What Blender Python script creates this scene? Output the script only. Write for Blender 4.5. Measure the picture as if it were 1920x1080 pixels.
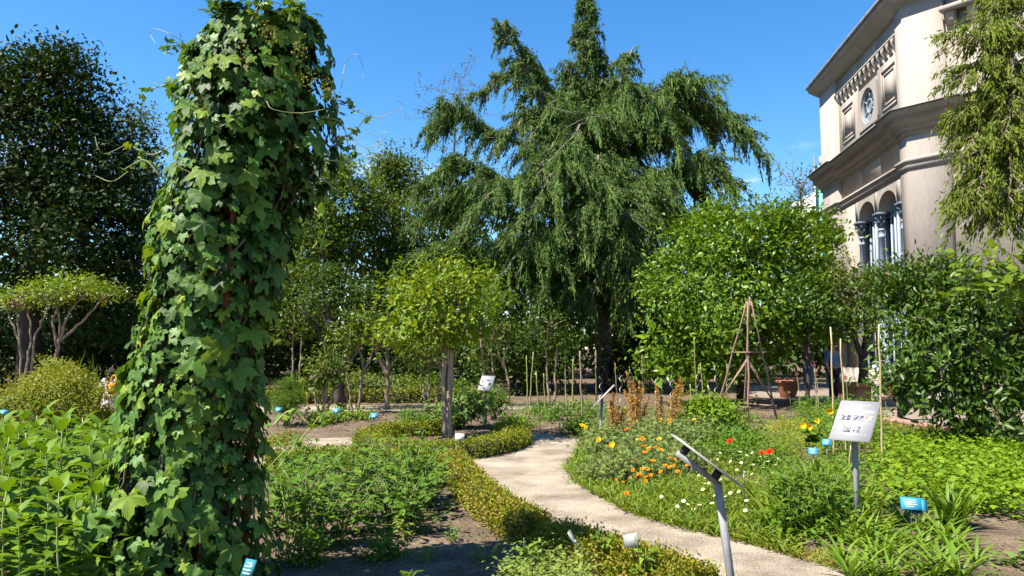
import bpy, math, numpy as np
from mathutils import Vector, Matrix

for o in list(bpy.data.objects):
    bpy.data.objects.remove(o)
scene = bpy.context.scene
COL = scene.collection
R = math.radians
rg = np.random.default_rng(11)

# ------------------------------------------------------------------ camera
FPX, HOR, CAMZ = 1400.0, 652.0, 1.6
PITCH = math.atan((HOR - 540) / FPX)
cam = bpy.data.cameras.new('camera')
cam.sensor_width = 36
cam.lens = 36 * FPX / 1920
cam.clip_start = 0.05
cam.clip_end = 2000
camo = bpy.data.objects.new('camera', cam)
COL.objects.link(camo)
camo.location = (0, 0, CAMZ)
camo.rotation_euler = (math.pi / 2 + PITCH, 0, 0)
scene.camera = camo

# ------------------------------------------------------------------ sky, sun, exposure
SUN_EL, SUN_AZ = 57.0, 246.0           # azimuth clockwise from +Y
tosun = Vector((math.sin(R(SUN_AZ)) * math.cos(R(SUN_EL)), math.cos(R(SUN_AZ)) * math.cos(R(SUN_EL)), math.sin(R(SUN_EL))))
world = bpy.data.worlds.new('World')
scene.world = world
world.use_nodes = True
nt = world.node_tree
nt.nodes.clear()
wo = nt.nodes.new('ShaderNodeOutputWorld')
bg = nt.nodes.new('ShaderNodeBackground')
sky = nt.nodes.new('ShaderNodeTexSky')
sky.sky_type = 'NISHITA'
sky.sun_disc = False
sky.sun_elevation = R(SUN_EL)
sky.sun_rotation = R(SUN_AZ)
sky.altitude = 650
sky.air_density = 1.0
sky.dust_density = 0.3
sky.ozone_density = 2.0
bg.inputs['Strength'].default_value = 0.092
# small fair-weather clouds low all round the horizon
tc = nt.nodes.new('ShaderNodeTexCoord')
mp = nt.nodes.new('ShaderNodeMapping')
mp.inputs['Scale'].default_value = (3.0, 3.0, 9.0)
mp.inputs['Location'].default_value = (0.35, 0.1, 0.0)
nz = nt.nodes.new('ShaderNodeTexNoise')
nz.inputs['Scale'].default_value = 2.2
nz.inputs['Detail'].default_value = 8
nz.inputs['Roughness'].default_value = 0.55
rp = nt.nodes.new('ShaderNodeValToRGB')
rp.color_ramp.elements[0].position = 0.57
rp.color_ramp.elements[1].position = 0.72
sp = nt.nodes.new('ShaderNodeSeparateXYZ')
band = nt.nodes.new('ShaderNodeMapRange')
band.inputs['From Min'].default_value = 0.27
band.inputs['From Max'].default_value = 0.16
mul = nt.nodes.new('ShaderNodeMath'); mul.operation = 'MULTIPLY'
mixc = nt.nodes.new('ShaderNodeMix'); mixc.data_type = 'RGBA'
mixc.inputs[7].default_value = (7.5, 8.0, 8.6, 1)
hs = nt.nodes.new('ShaderNodeHueSaturation')
hs.inputs['Saturation'].default_value = 1.34
L = nt.links.new
L(tc.outputs['Generated'], mp.inputs['Vector']); L(mp.outputs[0], nz.inputs['Vector']); L(nz.outputs['Fac'], rp.inputs[0])
L(tc.outputs['Generated'], sp.inputs[0]); L(sp.outputs['Z'], band.inputs['Value'])
L(rp.outputs[0], mul.inputs[0]); L(band.outputs[0], mul.inputs[1]); L(mul.outputs[0], mixc.inputs[0])
L(sky.outputs[0], hs.inputs['Color']); L(hs.outputs[0], mixc.inputs[6]); L(mixc.outputs[2], bg.inputs['Color']); L(bg.outputs[0], wo.inputs['Surface'])

sun = bpy.data.lights.new('sun', 'SUN')
sun.energy = 5.0
sun.angle = R(0.5)
sun.color = (1.0, 0.945, 0.845)
suno = bpy.data.objects.new('sun', sun)
COL.objects.link(suno)
suno.rotation_euler = (-tosun).to_track_quat('-Z', 'Y').to_euler()
suno.location = (-20, -15, 30)

vs = scene.view_settings
vs.view_transform = 'Standard'
vs.look = 'None'
vs.exposure = 1.45
vs.gamma = 1.0
vs.use_curve_mapping = False
cy = scene.cycles
cy.max_bounces = 5
cy.diffuse_bounces = 2
cy.glossy_bounces = 2
cy.transmission_bounces = 3
cy.transparent_max_bounces = 6
cy.caustics_reflective = False
cy.caustics_refractive = False
cy.use_adaptive_sampling = True
cy.adaptive_threshold = 0.015
cy.use_denoising = True
try:
    cy.denoising_input_passes = 'RGB_ALBEDO_NORMAL'
except Exception:
    pass

# ------------------------------------------------------------------ pixel -> place
_cp, _sp = math.cos(PITCH), math.sin(PITCH)
def ray(u, v):
    a, b = (u - 960) / FPX, (540 - v) / FPX
    return np.array([a, _cp - b * _sp, _sp + b * _cp])
def at(u, v, Y):                      # the point at depth Y that the photograph shows at (u, v)
    d = ray(u, v)
    return np.array([0, 0, CAMZ]) + d * (Y / d[1])
def gnd(u, v, z=0.0):
    d = ray(u, v)
    return np.array([0, 0, CAMZ]) + d * ((z - CAMZ) / d[2])

# ------------------------------------------------------------------ materials
MATS = {}
def nodes(name):
    m = bpy.data.materials.new(name)
    m.use_nodes = True
    t = m.node_tree
    t.nodes.clear()
    out = t.nodes.new('ShaderNodeOutputMaterial')
    MATS[name] = m
    return m, t, out
def ramp(t, cols):
    r = t.nodes.new('ShaderNodeValToRGB')
    e = r.color_ramp.elements
    while len(e) < len(cols):
        e.new(0.5)
    for i, (p, c) in enumerate(cols):
        e[i].position = p
        e[i].color = (*c, 1)
    return r
LEAFK = 1.08
def leafmat(name, cols, trans=0.38, rough=0.5, spec=0.4, tmul=(1.5, 1.35, 0.45), veins=0.0):
    m, t, out = nodes(name)
    g = t.nodes.new('ShaderNodeNewGeometry')
    oi = t.nodes.new('ShaderNodeObjectInfo')
    a = t.nodes.new('ShaderNodeMath'); a.operation = 'ADD'
    f = t.nodes.new('ShaderNodeMath'); f.operation = 'FRACT'
    t.links.new(g.outputs['Random Per Island'], a.inputs[0]); t.links.new(oi.outputs['Random'], a.inputs[1]); t.links.new(a.outputs[0], f.inputs[0])
    r = ramp(t, [(i / max(1, len(cols) - 1), (c[0] * LEAFK * 1.06, c[1] * LEAFK, c[2] * LEAFK * 0.55)) for i, c in enumerate(cols)])
    t.links.new(f.outputs[0], r.inputs[0])
    p = t.nodes.new('ShaderNodeBsdfPrincipled')
    p.inputs['Roughness'].default_value = rough + 0.06
    p.inputs['Specular IOR Level'].default_value = spec * 0.45
    tr = t.nodes.new('ShaderNodeBsdfTranslucent')
    mm = t.nodes.new('ShaderNodeMix'); mm.data_type = 'RGBA'; mm.blend_type = 'MULTIPLY'; mm.inputs[0].default_value = 1
    mm.inputs[7].default_value = (*tmul, 1)
    col = r.outputs[0]
    if veins > 0:
        uv = t.nodes.new('ShaderNodeUVMap')
        w = t.nodes.new('ShaderNodeTexWave')
        w.wave_type = 'BANDS'; w.bands_direction = 'X'
        w.inputs['Scale'].default_value = 3.2
        w.inputs['Distortion'].default_value = 0.0
        t.links.new(uv.outputs[0], w.inputs['Vector'])
        rr = ramp(t, [(0.0, (0, 0, 0)), (0.82, (0, 0, 0)), (1.0, (1, 1, 1))])
        t.links.new(w.outputs['Fac'], rr.inputs[0])
        vm = t.nodes.new('ShaderNodeMix'); vm.data_type = 'RGBA'
        sc_ = t.nodes.new('ShaderNodeMath'); sc_.operation = 'MULTIPLY'; sc_.inputs[1].default_value = veins
        t.links.new(rr.outputs[0], sc_.inputs[0]); t.links.new(sc_.outputs[0], vm.inputs[0])
        t.links.new(col, vm.inputs[6]); vm.inputs[7].default_value = (0.22, 0.32, 0.1, 1)
        col = vm.outputs[2]
        b = t.nodes.new('ShaderNodeBump'); b.inputs['Strength'].default_value = 0.5; b.inputs['Distance'].default_value = 0.004
        t.links.new(w.outputs['Fac'], b.inputs['Height']); t.links.new(b.outputs[0], p.inputs['Normal'])
    t.links.new(col, p.inputs['Base Color']); t.links.new(col, mm.inputs[6]); t.links.new(mm.outputs[2], tr.inputs['Color'])
    mx = t.nodes.new('ShaderNodeMixShader'); mx.inputs[0].default_value = trans * 0.72
    t.links.new(p.outputs[0], mx.inputs[1]); t.links.new(tr.outputs[0], mx.inputs[2]); t.links.new(mx.outputs[0], out.inputs['Surface'])
    return m
def noisemat(name, cols, scale=5, detail=6, rough=0.8, spec=0.3, bump=0.0, bscale=None, bdist=0.02, stretch=(1, 1, 1), metal=0.0, stops=None, coord='Object', rnd=0.0, fine=None):
    m, t, out = nodes(name)
    tcn = t.nodes.new('ShaderNodeTexCoord')
    mpn = t.nodes.new('ShaderNodeMapping'); mpn.inputs['Scale'].default_value = stretch
    n = t.nodes.new('ShaderNodeTexNoise'); n.inputs['Scale'].default_value = scale; n.inputs['Detail'].default_value = detail
    n.inputs['Roughness'].default_value = 0.62
    t.links.new(tcn.outputs[coord], mpn.inputs[0]); t.links.new(mpn.outputs[0], n.inputs['Vector'])
    if stops is None:
        stops = [0.3 + 0.4 * i / max(1, len(cols) - 1) for i in range(len(cols))]
    r = ramp(t, list(zip(stops, cols)))
    t.links.new(n.outputs['Fac'], r.inputs[0])
    p = t.nodes.new('ShaderNodeBsdfPrincipled')
    p.inputs['Roughness'].default_value = rough; p.inputs['Specular IOR Level'].default_value = spec; p.inputs['Metallic'].default_value = metal
    col = r.outputs[0]
    if fine:
        n3 = t.nodes.new('ShaderNodeTexNoise'); n3.inputs['Scale'].default_value = fine[0]; n3.inputs['Detail'].default_value = 3
        t.links.new(mpn.outputs[0], n3.inputs['Vector'])
        r3 = ramp(t, [(0.3, (1 - fine[1],) * 3), (0.7, (1 + fine[1],) * 3)])
        t.links.new(n3.outputs['Fac'], r3.inputs[0])
        mf = t.nodes.new('ShaderNodeMix'); mf.data_type = 'RGBA'; mf.blend_type = 'MULTIPLY'; mf.inputs[0].default_value = 1
        t.links.new(col, mf.inputs[6]); t.links.new(r3.outputs[0], mf.inputs[7]); col = mf.outputs[2]
    if rnd > 0:
        oi = t.nodes.new('ShaderNodeObjectInfo')
        hv = t.nodes.new('ShaderNodeHueSaturation')
        mr = t.nodes.new('ShaderNodeMapRange'); mr.inputs['To Min'].default_value = 1 - rnd; mr.inputs['To Max'].default_value = 1 + rnd
        t.links.new(oi.outputs['Random'], mr.inputs['Value']); t.links.new(mr.outputs[0], hv.inputs['Value'])
        t.links.new(col, hv.inputs['Color']); col = hv.outputs[0]
    t.links.new(col, p.inputs['Base Color'])
    if bump > 0:
        n2 = t.nodes.new('ShaderNodeTexNoise'); n2.inputs['Scale'].default_value = bscale or scale * 4; n2.inputs['Detail'].default_value = 8
        t.links.new(mpn.outputs[0], n2.inputs['Vector'])
        b = t.nodes.new('ShaderNodeBump'); b.inputs['Strength'].default_value = bump; b.inputs['Distance'].default_value = bdist
        t.links.new(n2.outputs['Fac'], b.inputs['Height']); t.links.new(b.outputs[0], p.inputs['Normal'])
    t.links.new(p.outputs[0], out.inputs['Surface'])
    return m

G = leafmat
G('hop', [(0.07, 0.16, 0.04), (0.06, 0.14, 0.045), (0.09, 0.18, 0.045), (0.075, 0.165, 0.04), (0.12, 0.21, 0.04), (0.18, 0.26, 0.04)], trans=0.34, rough=0.42, spec=0.45, veins=0.22)  # bright and yellowish tones put sunlight and backlight into the outer leaves
G('hop_shade', [(0.022, 0.055, 0.014), (0.03, 0.07, 0.016), (0.045, 0.09, 0.018)], trans=0.34, rough=0.45)  # darkened copy of the hop colour, painting shade onto the inner leaves
G('hop_flower', [(0.22, 0.22, 0.06), (0.16, 0.17, 0.05)], trans=0.3, rough=0.7)
G('dark_leaf', [(0.012, 0.027, 0.007), (0.018, 0.037, 0.008), (0.03, 0.055, 0.01)], trans=0.25, rough=0.5, spec=0.3)  # dark foliage, with the shade it stands in also put into the colour
G('wood_leaf', [(0.024, 0.05, 0.011), (0.038, 0.074, 0.014), (0.06, 0.10, 0.016)], trans=0.35)
G('lime_leaf', [(0.07, 0.12, 0.014), (0.09, 0.145, 0.016), (0.115, 0.165, 0.02)], trans=0.4)
G('oak_leaf', [(0.045, 0.08, 0.017), (0.065, 0.105, 0.02), (0.085, 0.125, 0.025)], trans=0.38)
G('grey_leaf', [(0.07, 0.09, 0.04), (0.09, 0.115, 0.045)], trans=0.3)
G('myrtle_leaf', [(0.07, 0.135, 0.012), (0.105, 0.18, 0.014), (0.15, 0.225, 0.016), (0.18, 0.22, 0.02)], trans=0.42, rough=0.4, spec=0.5)
G('myrtle_olive', [(0.045, 0.085, 0.014), (0.07, 0.12, 0.016), (0.11, 0.15, 0.022)], trans=0.38, rough=0.4, spec=0.5)
G('cedar_leaf', [(0.046, 0.09, 0.04), (0.068, 0.122, 0.046), (0.096, 0.156, 0.05)], trans=0.28, rough=0.6, spec=0.25, tmul=(1.3, 1.3, 0.5))
G('cypress_leaf', [(0.075, 0.12, 0.025), (0.105, 0.15, 0.03), (0.14, 0.18, 0.035)], trans=0.35, rough=0.6, spec=0.25)
G('magnolia_leaf', [(0.05, 0.105, 0.011), (0.075, 0.145, 0.012), (0.12, 0.2, 0.018)], trans=0.35, rough=0.33, spec=0.55)
G('laurel_leaf', [(0.028, 0.062, 0.012), (0.04, 0.08, 0.013), (0.065, 0.115, 0.016)], trans=0.28, rough=0.35, spec=0.5)
G('citrus_leaf', [(0.05, 0.085, 0.018), (0.075, 0.11, 0.022), (0.12, 0.15, 0.03)], trans=0.3, rough=0.4, spec=0.5)
G('climber_leaf', [(0.085, 0.145, 0.014), (0.11, 0.17, 0.018), (0.14, 0.2, 0.024)], trans=0.42, rough=0.4)
G('box_leaf', [(0.11, 0.14, 0.014), (0.145, 0.175, 0.016), (0.17, 0.19, 0.022)], trans=0.3, rough=0.42)
G('box_dry', [(0.16, 0.15, 0.025), (0.23, 0.175, 0.04), (0.27, 0.19, 0.06), (0.14, 0.15, 0.02)], trans=0.3, rough=0.5)
G('helianthus_leaf', [(0.062, 0.13, 0.013), (0.085, 0.165, 0.015), (0.115, 0.2, 0.018)], trans=0.42, rough=0.45, spec=0.4)
G('spirea_leaf', [(0.13, 0.16, 0.022), (0.16, 0.185, 0.026), (0.19, 0.205, 0.032)], trans=0.38)
G('feather_leaf', [(0.06, 0.125, 0.018), (0.08, 0.15, 0.02)], trans=0.35, rough=0.6)
G('bed_leaf', [(0.05, 0.115, 0.018), (0.07, 0.145, 0.02), (0.095, 0.175, 0.024)], trans=0.38)
G('glaucous_leaf', [(0.11, 0.165, 0.085), (0.14, 0.19, 0.10), (0.16, 0.20, 0.085)], trans=0.28, rough=0.65, spec=0.2, tmul=(1.2, 1.3, 0.7))
G('artichoke_leaf', [(0.10, 0.17, 0.075), (0.13, 0.20, 0.09)], trans=0.3, rough=0.6)
G('grass_blade', [(0.08, 0.145, 0.016), (0.11, 0.175, 0.02), (0.15, 0.195, 0.035)], trans=0.4)
G('dry_grass', [(0.19, 0.185, 0.05), (0.15, 0.17, 0.035), (0.25, 0.21, 0.08)], trans=0.35)
G('strap_leaf', [(0.075, 0.15, 0.02), (0.10, 0.18, 0.024), (0.14, 0.21, 0.032)], trans=0.38, rough=0.42, spec=0.45)
G('strawberry_leaf', [(0.07, 0.14, 0.014), (0.10, 0.185, 0.016), (0.13, 0.215, 0.02), (0.15, 0.23, 0.02)], trans=0.42)
G('lime_cover_leaf', [(0.15, 0.2, 0.02), (0.18, 0.215, 0.024)], trans=0.4)
G('peony_leaf', [(0.045, 0.105, 0.016), (0.065, 0.13, 0.018), (0.085, 0.15, 0.02)], trans=0.35, rough=0.35, spec=0.5)
G('mint_leaf', [(0.13, 0.185, 0.06), (0.16, 0.21, 0.07), (0.11, 0.165, 0.045)], trans=0.35)
G('dock_seed', [(0.40, 0.23, 0.10), (0.30, 0.15, 0.07), (0.46, 0.29, 0.14)], trans=0.25, rough=0.8, tmul=(1.2, 1, 0.6))
G('straw', [(0.38, 0.31, 0.13), (0.32, 0.25, 0.1)], trans=0.2, rough=0.8)
G('orange_petal', [(0.85, 0.24, 0.006), (0.9, 0.3, 0.008)], trans=0.3, rough=0.6, tmul=(1.1, 1, 0.6))
G('yellow_petal', [(0.85, 0.5, 0.01), (0.8, 0.42, 0.01)], trans=0.3, rough=0.6, tmul=(1.1, 1, 0.6))
G('white_petal', [(0.75, 0.76, 0.72), (0.8, 0.8, 0.78)], trans=0.25, rough=0.7, tmul=(1, 1, 1))
G('red_petal', [(0.75, 0.03, 0.01), (0.65, 0.02, 0.008)], trans=0.3, rough=0.6, tmul=(1.2, 0.8, 0.6))
G('purple_petal', [(0.25, 0.06, 0.16), (0.3, 0.1, 0.2)], trans=0.25, rough=0.7, tmul=(1, 1, 1))
G('pink_leaf', [(0.09, 0.03, 0.035), (0.06, 0.022, 0.026), (0.2, 0.07, 0.08)], trans=0.3, tmul=(1.3, 0.8, 0.8))
N = noisemat
N('soil', [(0.066, 0.046, 0.031), (0.118, 0.084, 0.057), (0.178, 0.13, 0.09)], scale=2.2, detail=10, rough=0.95, spec=0.1, bump=0.9, bscale=26, bdist=0.03, fine=(45, 0.4))
N('gravel', [(0.14, 0.11, 0.08), (0.245, 0.2, 0.15), (0.32, 0.268, 0.206)], scale=1.5, detail=11, rough=0.95, spec=0.1, bump=0.6, bscale=90, bdist=0.01, stops=[0.34, 0.5, 0.66], fine=(60, 0.45))
N('paving', [(0.183, 0.144, 0.116), (0.231, 0.186, 0.151)], scale=1.4, rough=0.9, spec=0.15, bump=0.2, bscale=40, fine=(60, 0.15))
N('kerb_brick', [(0.3, 0.15, 0.12), (0.36, 0.2, 0.16)], scale=5, rough=0.9, rnd=0.15)
N('bark_myrtle', [(0.177, 0.116, 0.075), (0.272, 0.19, 0.129), (0.354, 0.265, 0.184)], scale=3, rough=0.75, bump=0.3, bscale=14, stretch=(3, 3, 0.6))
N('bark_dark', [(0.03, 0.025, 0.02), (0.07, 0.055, 0.045)], scale=6, rough=0.95, bump=0.6, bscale=20, stretch=(2, 2, 0.5))
N('bark_cedar', [(0.10, 0.08, 0.065), (0.2, 0.165, 0.14), (0.27, 0.23, 0.2)], scale=4, rough=0.95, bump=0.9, bscale=12, bdist=0.05, stretch=(2.2, 2.2, 0.7))
N('twig', [(0.14, 0.1, 0.07), (0.22, 0.165, 0.12)], scale=8, rough=0.9)
N('stem_green', [(0.10, 0.15, 0.03), (0.15, 0.19, 0.05)], scale=6, rough=0.6)
N('stem_pale', [(0.26, 0.28, 0.1), (0.33, 0.33, 0.14)], scale=6, rough=0.6)
N('bamboo', [(0.286, 0.197, 0.082), (0.381, 0.286, 0.136), (0.32, 0.245, 0.116)], scale=7, rough=0.55, stretch=(1, 1, 0.3), rnd=0.2)
N('bamboo_green', [(0.20, 0.21, 0.06), (0.28, 0.27, 0.09)], scale=7, rough=0.55, rnd=0.2)
N('cane_brown', [(0.20, 0.12, 0.08), (0.33, 0.21, 0.15)], scale=7, rough=0.75, rnd=0.15)
N('hazel', [(0.17, 0.098, 0.068), (0.281, 0.178, 0.132)], scale=8, rough=0.75, bump=0.2, rnd=0.1)
N('post_red', [(0.22, 0.085, 0.05), (0.34, 0.15, 0.09)], scale=5, rough=0.8, stretch=(3, 3, 0.5))
N('steel', [(0.22, 0.22, 0.22), (0.3, 0.3, 0.295)], scale=14, rough=0.42, spec=0.5, metal=0.75)
N('galv', [(0.13, 0.13, 0.126), (0.2, 0.196, 0.19), (0.27, 0.265, 0.255)], scale=16, rough=0.6, stretch=(1, 1, 0.35), bump=0.1)
N('sign_back', [(0.30, 0.27, 0.23), (0.40, 0.36, 0.31)], scale=10, rough=0.6)
N('sign_face', [(0.256, 0.247, 0.25), (0.283, 0.274, 0.278)], scale=4, rough=0.4, spec=0.4)
N('print_grey', [(0.22, 0.22, 0.23), (0.3, 0.3, 0.31)], scale=30, rough=0.6)
N('print_pale', [(0.40, 0.40, 0.41), (0.46, 0.46, 0.47)], scale=30, rough=0.6)
N('print_photo', [(0.05, 0.052, 0.06), (0.15, 0.15, 0.16), (0.45, 0.45, 0.45)], scale=42, detail=3, rough=0.5, stops=[0.42, 0.52, 0.6])
N('print_brown', [(0.16, 0.08, 0.06), (0.45, 0.36, 0.3), (0.6, 0.55, 0.5)], scale=45, detail=3, rough=0.5, stops=[0.4, 0.5, 0.62])
N('black_rubber', [(0.012, 0.012, 0.012), (0.02, 0.02, 0.02)], rough=0.7)
N('label_blue', [(0.025, 0.217, 0.347), (0.032, 0.246, 0.383)], scale=9, rough=0.4, spec=0.4)
N('label_dark', [(0.01, 0.03, 0.06), (0.015, 0.04, 0.07)], scale=9, rough=0.5)
N('label_teal', [(0.02, 0.16, 0.2), (0.03, 0.2, 0.24)], scale=9, rough=0.4)
N('label_white', [(0.449, 0.449, 0.428), (0.51, 0.51, 0.49)], scale=9, rough=0.4)
N('label_grey', [(0.22, 0.22, 0.2), (0.27, 0.27, 0.245)], scale=9, rough=0.4)
N('white_print', [(0.51, 0.544, 0.558), (0.544, 0.564, 0.578)], rough=0.5)
N('marker_yellow', [(0.6, 0.46, 0.05), (0.66, 0.52, 0.08)], rough=0.5)
N('stucco', [(0.265, 0.228, 0.195), (0.305, 0.264, 0.227), (0.33, 0.287, 0.249)], scale=1.1, detail=10, rough=0.95, spec=0.1, bump=0.3, bscale=14, bdist=0.02, stretch=(1.6, 1.6, 0.28), stops=[0.28, 0.5, 0.7], fine=(12, 0.07))
N('stucco_stain', [(0.25, 0.215, 0.185), (0.315, 0.275, 0.24), (0.345, 0.302, 0.265)], scale=1.3, detail=10, rough=0.95, spec=0.1, bump=0.25, bscale=14, bdist=0.02, stretch=(1.6, 1.6, 0.25), fine=(7, 0.07))
N('cornice', [(0.235, 0.203, 0.172), (0.285, 0.25, 0.215), (0.32, 0.282, 0.245)], scale=1.2, detail=10, rough=0.95, bump=0.2, bscale=16, stretch=(1, 1, 0.5), fine=(8, 0.12))
N('lead', [(0.13, 0.13, 0.13), (0.22, 0.22, 0.22)], scale=3, rough=0.55, metal=0.3)
N('zinc_white', [(0.42, 0.42, 0.406), (0.49, 0.49, 0.476)], scale=3, rough=0.5)
N('roof_tile', [(0.16, 0.13, 0.12), (0.24, 0.2, 0.18)], scale=4, rough=0.85)
N('iron_blue', [(0.17, 0.205, 0.255), (0.24, 0.285, 0.34), (0.29, 0.335, 0.39)], scale=4, rough=0.5, stretch=(2, 2, 0.4))
N('iron_dark', [(0.07, 0.085, 0.11), (0.11, 0.13, 0.16)], scale=6, rough=0.55)
N('door_blue', [(0.30, 0.36, 0.42), (0.38, 0.44, 0.5)], scale=3, rough=0.55)
N('net_green', [(0.12, 0.42, 0.33), (0.18, 0.5, 0.4)], scale=2, rough=0.8)
N('far_wall', [(0.35, 0.343, 0.329), (0.42, 0.413, 0.399)], scale=2, rough=0.9)
N('terracotta', [(0.245, 0.088, 0.051), (0.326, 0.129, 0.075)], scale=5, rough=0.85, bump=0.1, rnd=0.12)
N('skin', [(0.42, 0.25, 0.18), (0.48, 0.29, 0.21)], scale=6, rough=0.55)
N('hair', [(0.02, 0.014, 0.01), (0.045, 0.03, 0.02)], scale=30, rough=0.5)
N('blue_shirt', [(0.09, 0.19, 0.42), (0.14, 0.26, 0.52)], scale=7, rough=0.9)
N('dark_cloth', [(0.02, 0.022, 0.03), (0.035, 0.036, 0.045)], scale=7, rough=0.9)
N('jeans', [(0.05, 0.09, 0.17), (0.08, 0.13, 0.24)], scale=9, rough=0.9)
N('pink_cloth', [(0.62, 0.40, 0.42), (0.72, 0.58, 0.58)], scale=24, detail=2, rough=0.9)
N('orange_cloth', [(0.75, 0.25, 0.02), (0.82, 0.32, 0.03)], scale=8, rough=0.8)
N('pebble', [(0.2, 0.165, 0.125), (0.3, 0.25, 0.195)], scale=8, rough=0.9)
m, t, out = nodes('glass')
p = t.nodes.new('ShaderNodeBsdfPrincipled')
p.inputs['Base Color'].default_value = (0.02, 0.024, 0.03, 1); p.inputs['Roughness'].default_value = 0.06; p.inputs['Specular IOR Level'].default_value = 0.6
t.links.new(p.outputs[0], out.inputs[0])
m, t, out = nodes('glass_pale')
p = t.nodes.new('ShaderNodeBsdfPrincipled')
p.inputs['Base Color'].default_value = (0.2, 0.21, 0.2, 1); p.inputs['Roughness'].default_value = 0.15
t.links.new(p.outputs[0], out.inputs[0])

# ------------------------------------------------------------------ mesh helpers
def unit(a):
    a = np.asarray(a, float)
    return a / np.maximum(np.linalg.norm(a, axis=-1, keepdims=True), 1e-9)
def make_mesh(name, V, faces, mat, smooth=False, uv=None):
    """faces: list of (M,k) int arrays; uv: list of (M,k,2) or None"""
    me = bpy.data.meshes.new(name)
    V = np.ascontiguousarray(V, dtype=np.float32)
    me.vertices.add(len(V)); me.vertices.foreach_set('co', V.ravel())
    loops = np.concatenate([f.ravel() for f in faces]).astype(np.int32)
    tot = np.concatenate([np.full(len(f), f.shape[1]) for f in faces])
    st = np.concatenate([[0], np.cumsum(tot)[:-1]]).astype(np.int32)
    me.loops.add(len(loops)); me.loops.foreach_set('vertex_index', loops)
    me.polygons.add(len(tot)); me.polygons.foreach_set('loop_start', st)
    if smooth:
        me.polygons.foreach_set('use_smooth', np.ones(len(tot), dtype=bool))
    if uv is not None:
        l = me.uv_layers.new(name='UVMap')
        l.data.foreach_set('uv', np.concatenate([u.ravel() for u in uv]).astype(np.float32))
    me.update(calc_edges=True)
    me.materials.append(MATS[mat])
    return me
def ob(name, me, parent=None, loc=(0, 0, 0), rot=None):
    o = bpy.data.objects.new(name, me)
    COL.objects.link(o)
    o.location = loc
    if rot is not None:
        o.rotation_euler = rot
    o.parent = parent
    return o
def tag(o, label=None, cat=None, group=None, kind=None):
    if label: o['label'] = label
    if cat: o['category'] = cat
    if group: o['group'] = group
    if kind: o['kind'] = kind
    return o
def thing(name, label, cat, loc=(0, 0, 0), group=None, rz=0.0):
    o = ob(name, None, None, tuple(float(x) for x in loc))
    o.rotation_euler = (0, 0, rz)
    return tag(o, label, cat, group)
def copy_tree(o, parent=None):
    c = o.copy(); COL.objects.link(c); c.parent = parent
    for ch in o.children:
        copy_tree(ch, c)
    return c
class MB:
    def __init__(s): s.V, s.F, s.n = [], {}, 0
    def add(s, V, F):
        V = np.asarray(V, float)
        for f in (F if isinstance(F, list) else [F]):
            f = np.asarray(f, int)
            if len(f): s.F.setdefault(f.shape[1], []).append(f + s.n)
        s.V.append(V); s.n += len(V)
        return s
    def tube(s, pts, rad, n=6):
        return s.add(*tube(pts, rad, n))
    def box(s, c, h, R3=None):            # centre, half sizes, 3x3 rotation (columns = axes)
        v = np.array([[x, y, z] for z in (-1, 1) for y in (-1, 1) for x in (-1, 1)], float) * np.asarray(h, float)
        if R3 is not None: v = v @ np.asarray(R3, float).T
        return s.add(v + np.asarray(c, float), BOXF)
    def leaves(s, T, P, D, Nn, S, W=1.0):
        return s.add(*scatter(T, P, D, Nn, S, W))
    def mesh(s, name, mat, off=(0, 0, 0), smooth=False):
        return make_mesh(name, np.concatenate(s.V) - np.asarray(off, float), [np.concatenate(x) for x in s.F.values()], mat, smooth)
    def build(s, name, mat, parent=None, smooth=False, world=True):
        if not s.V: return None
        off = np.array(parent.location) if (parent is not None and world) else np.zeros(3)
        q = parent
        while world and q is not None and q.parent is not None:
            q = q.parent; off = off + np.array(q.location)
        return ob(name, s.mesh(name, mat, off, smooth), parent)
BOXF = np.array([[0, 2, 3, 1], [4, 5, 7, 6], [0, 1, 5, 4], [2, 6, 7, 3], [0, 4, 6, 2], [1, 3, 7, 5]])
def tube(pts, rad, n=6):
    pts = np.asarray(pts, float); m = len(pts)
    rad = np.broadcast_to(np.asarray(rad, float), (m,))
    tg = unit(np.gradient(pts, axis=0))
    ref = np.array([0, 0, 1.0]) if abs(unit(pts[-1] - pts[0])[2]) < 0.8 else np.array([1.0, 0, 0])
    a = unit(np.cross(tg, ref)); b = np.cross(tg, a)
    th = np.arange(n) * 2 * math.pi / n
    V = pts[:, None] + rad[:, None, None] * (np.cos(th)[None, :, None] * a[:, None] + np.sin(th)[None, :, None] * b[:, None])
    i = np.arange(m - 1)[:, None] * n; j = np.arange(n)[None]; k = (j + 1) % n
    F = np.stack([i + j, i + k, i + n + k, i + n + j], -1).reshape(-1, 4)
    caps = np.array([list(range(n - 1, -1, -1)), [(m - 1) * n + q for q in range(n)]])
    return V.reshape(-1, 3), [F, caps]
def bez(p0, p1, p2, n=8):
    t = np.linspace(0, 1, n)[:, None]
    p0, p1, p2 = (np.asarray(p, float) for p in (p0, p1, p2))
    return (1 - t) ** 2 * p0 + 2 * t * (1 - t) * p1 + t * t * p2
def poly_curve(P, n=24):                # Catmull-Rom through P
    P = np.asarray(P, float)
    Q = np.concatenate([[2 * P[0] - P[1]], P, [2 * P[-1] - P[-2]]])
    ts = np.linspace(0, len(P) - 1 - 1e-6, n); o = []
    for t in ts:
        i = int(t); f = t - i
        a, b, c, d = Q[i:i + 4]
        o.append(0.5 * (2 * b + (c - a) * f + (2 * a - 5 * b + 4 * c - d) * f * f + (3 * b - a - 3 * c + d) * f ** 3))
    return np.array(o)
def wob(pts, amp):
    pts = np.array(pts, float)
    j = rg.normal(0, amp, pts.shape); j[0] = 0; j[-1] = 0
    return pts + j
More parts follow.
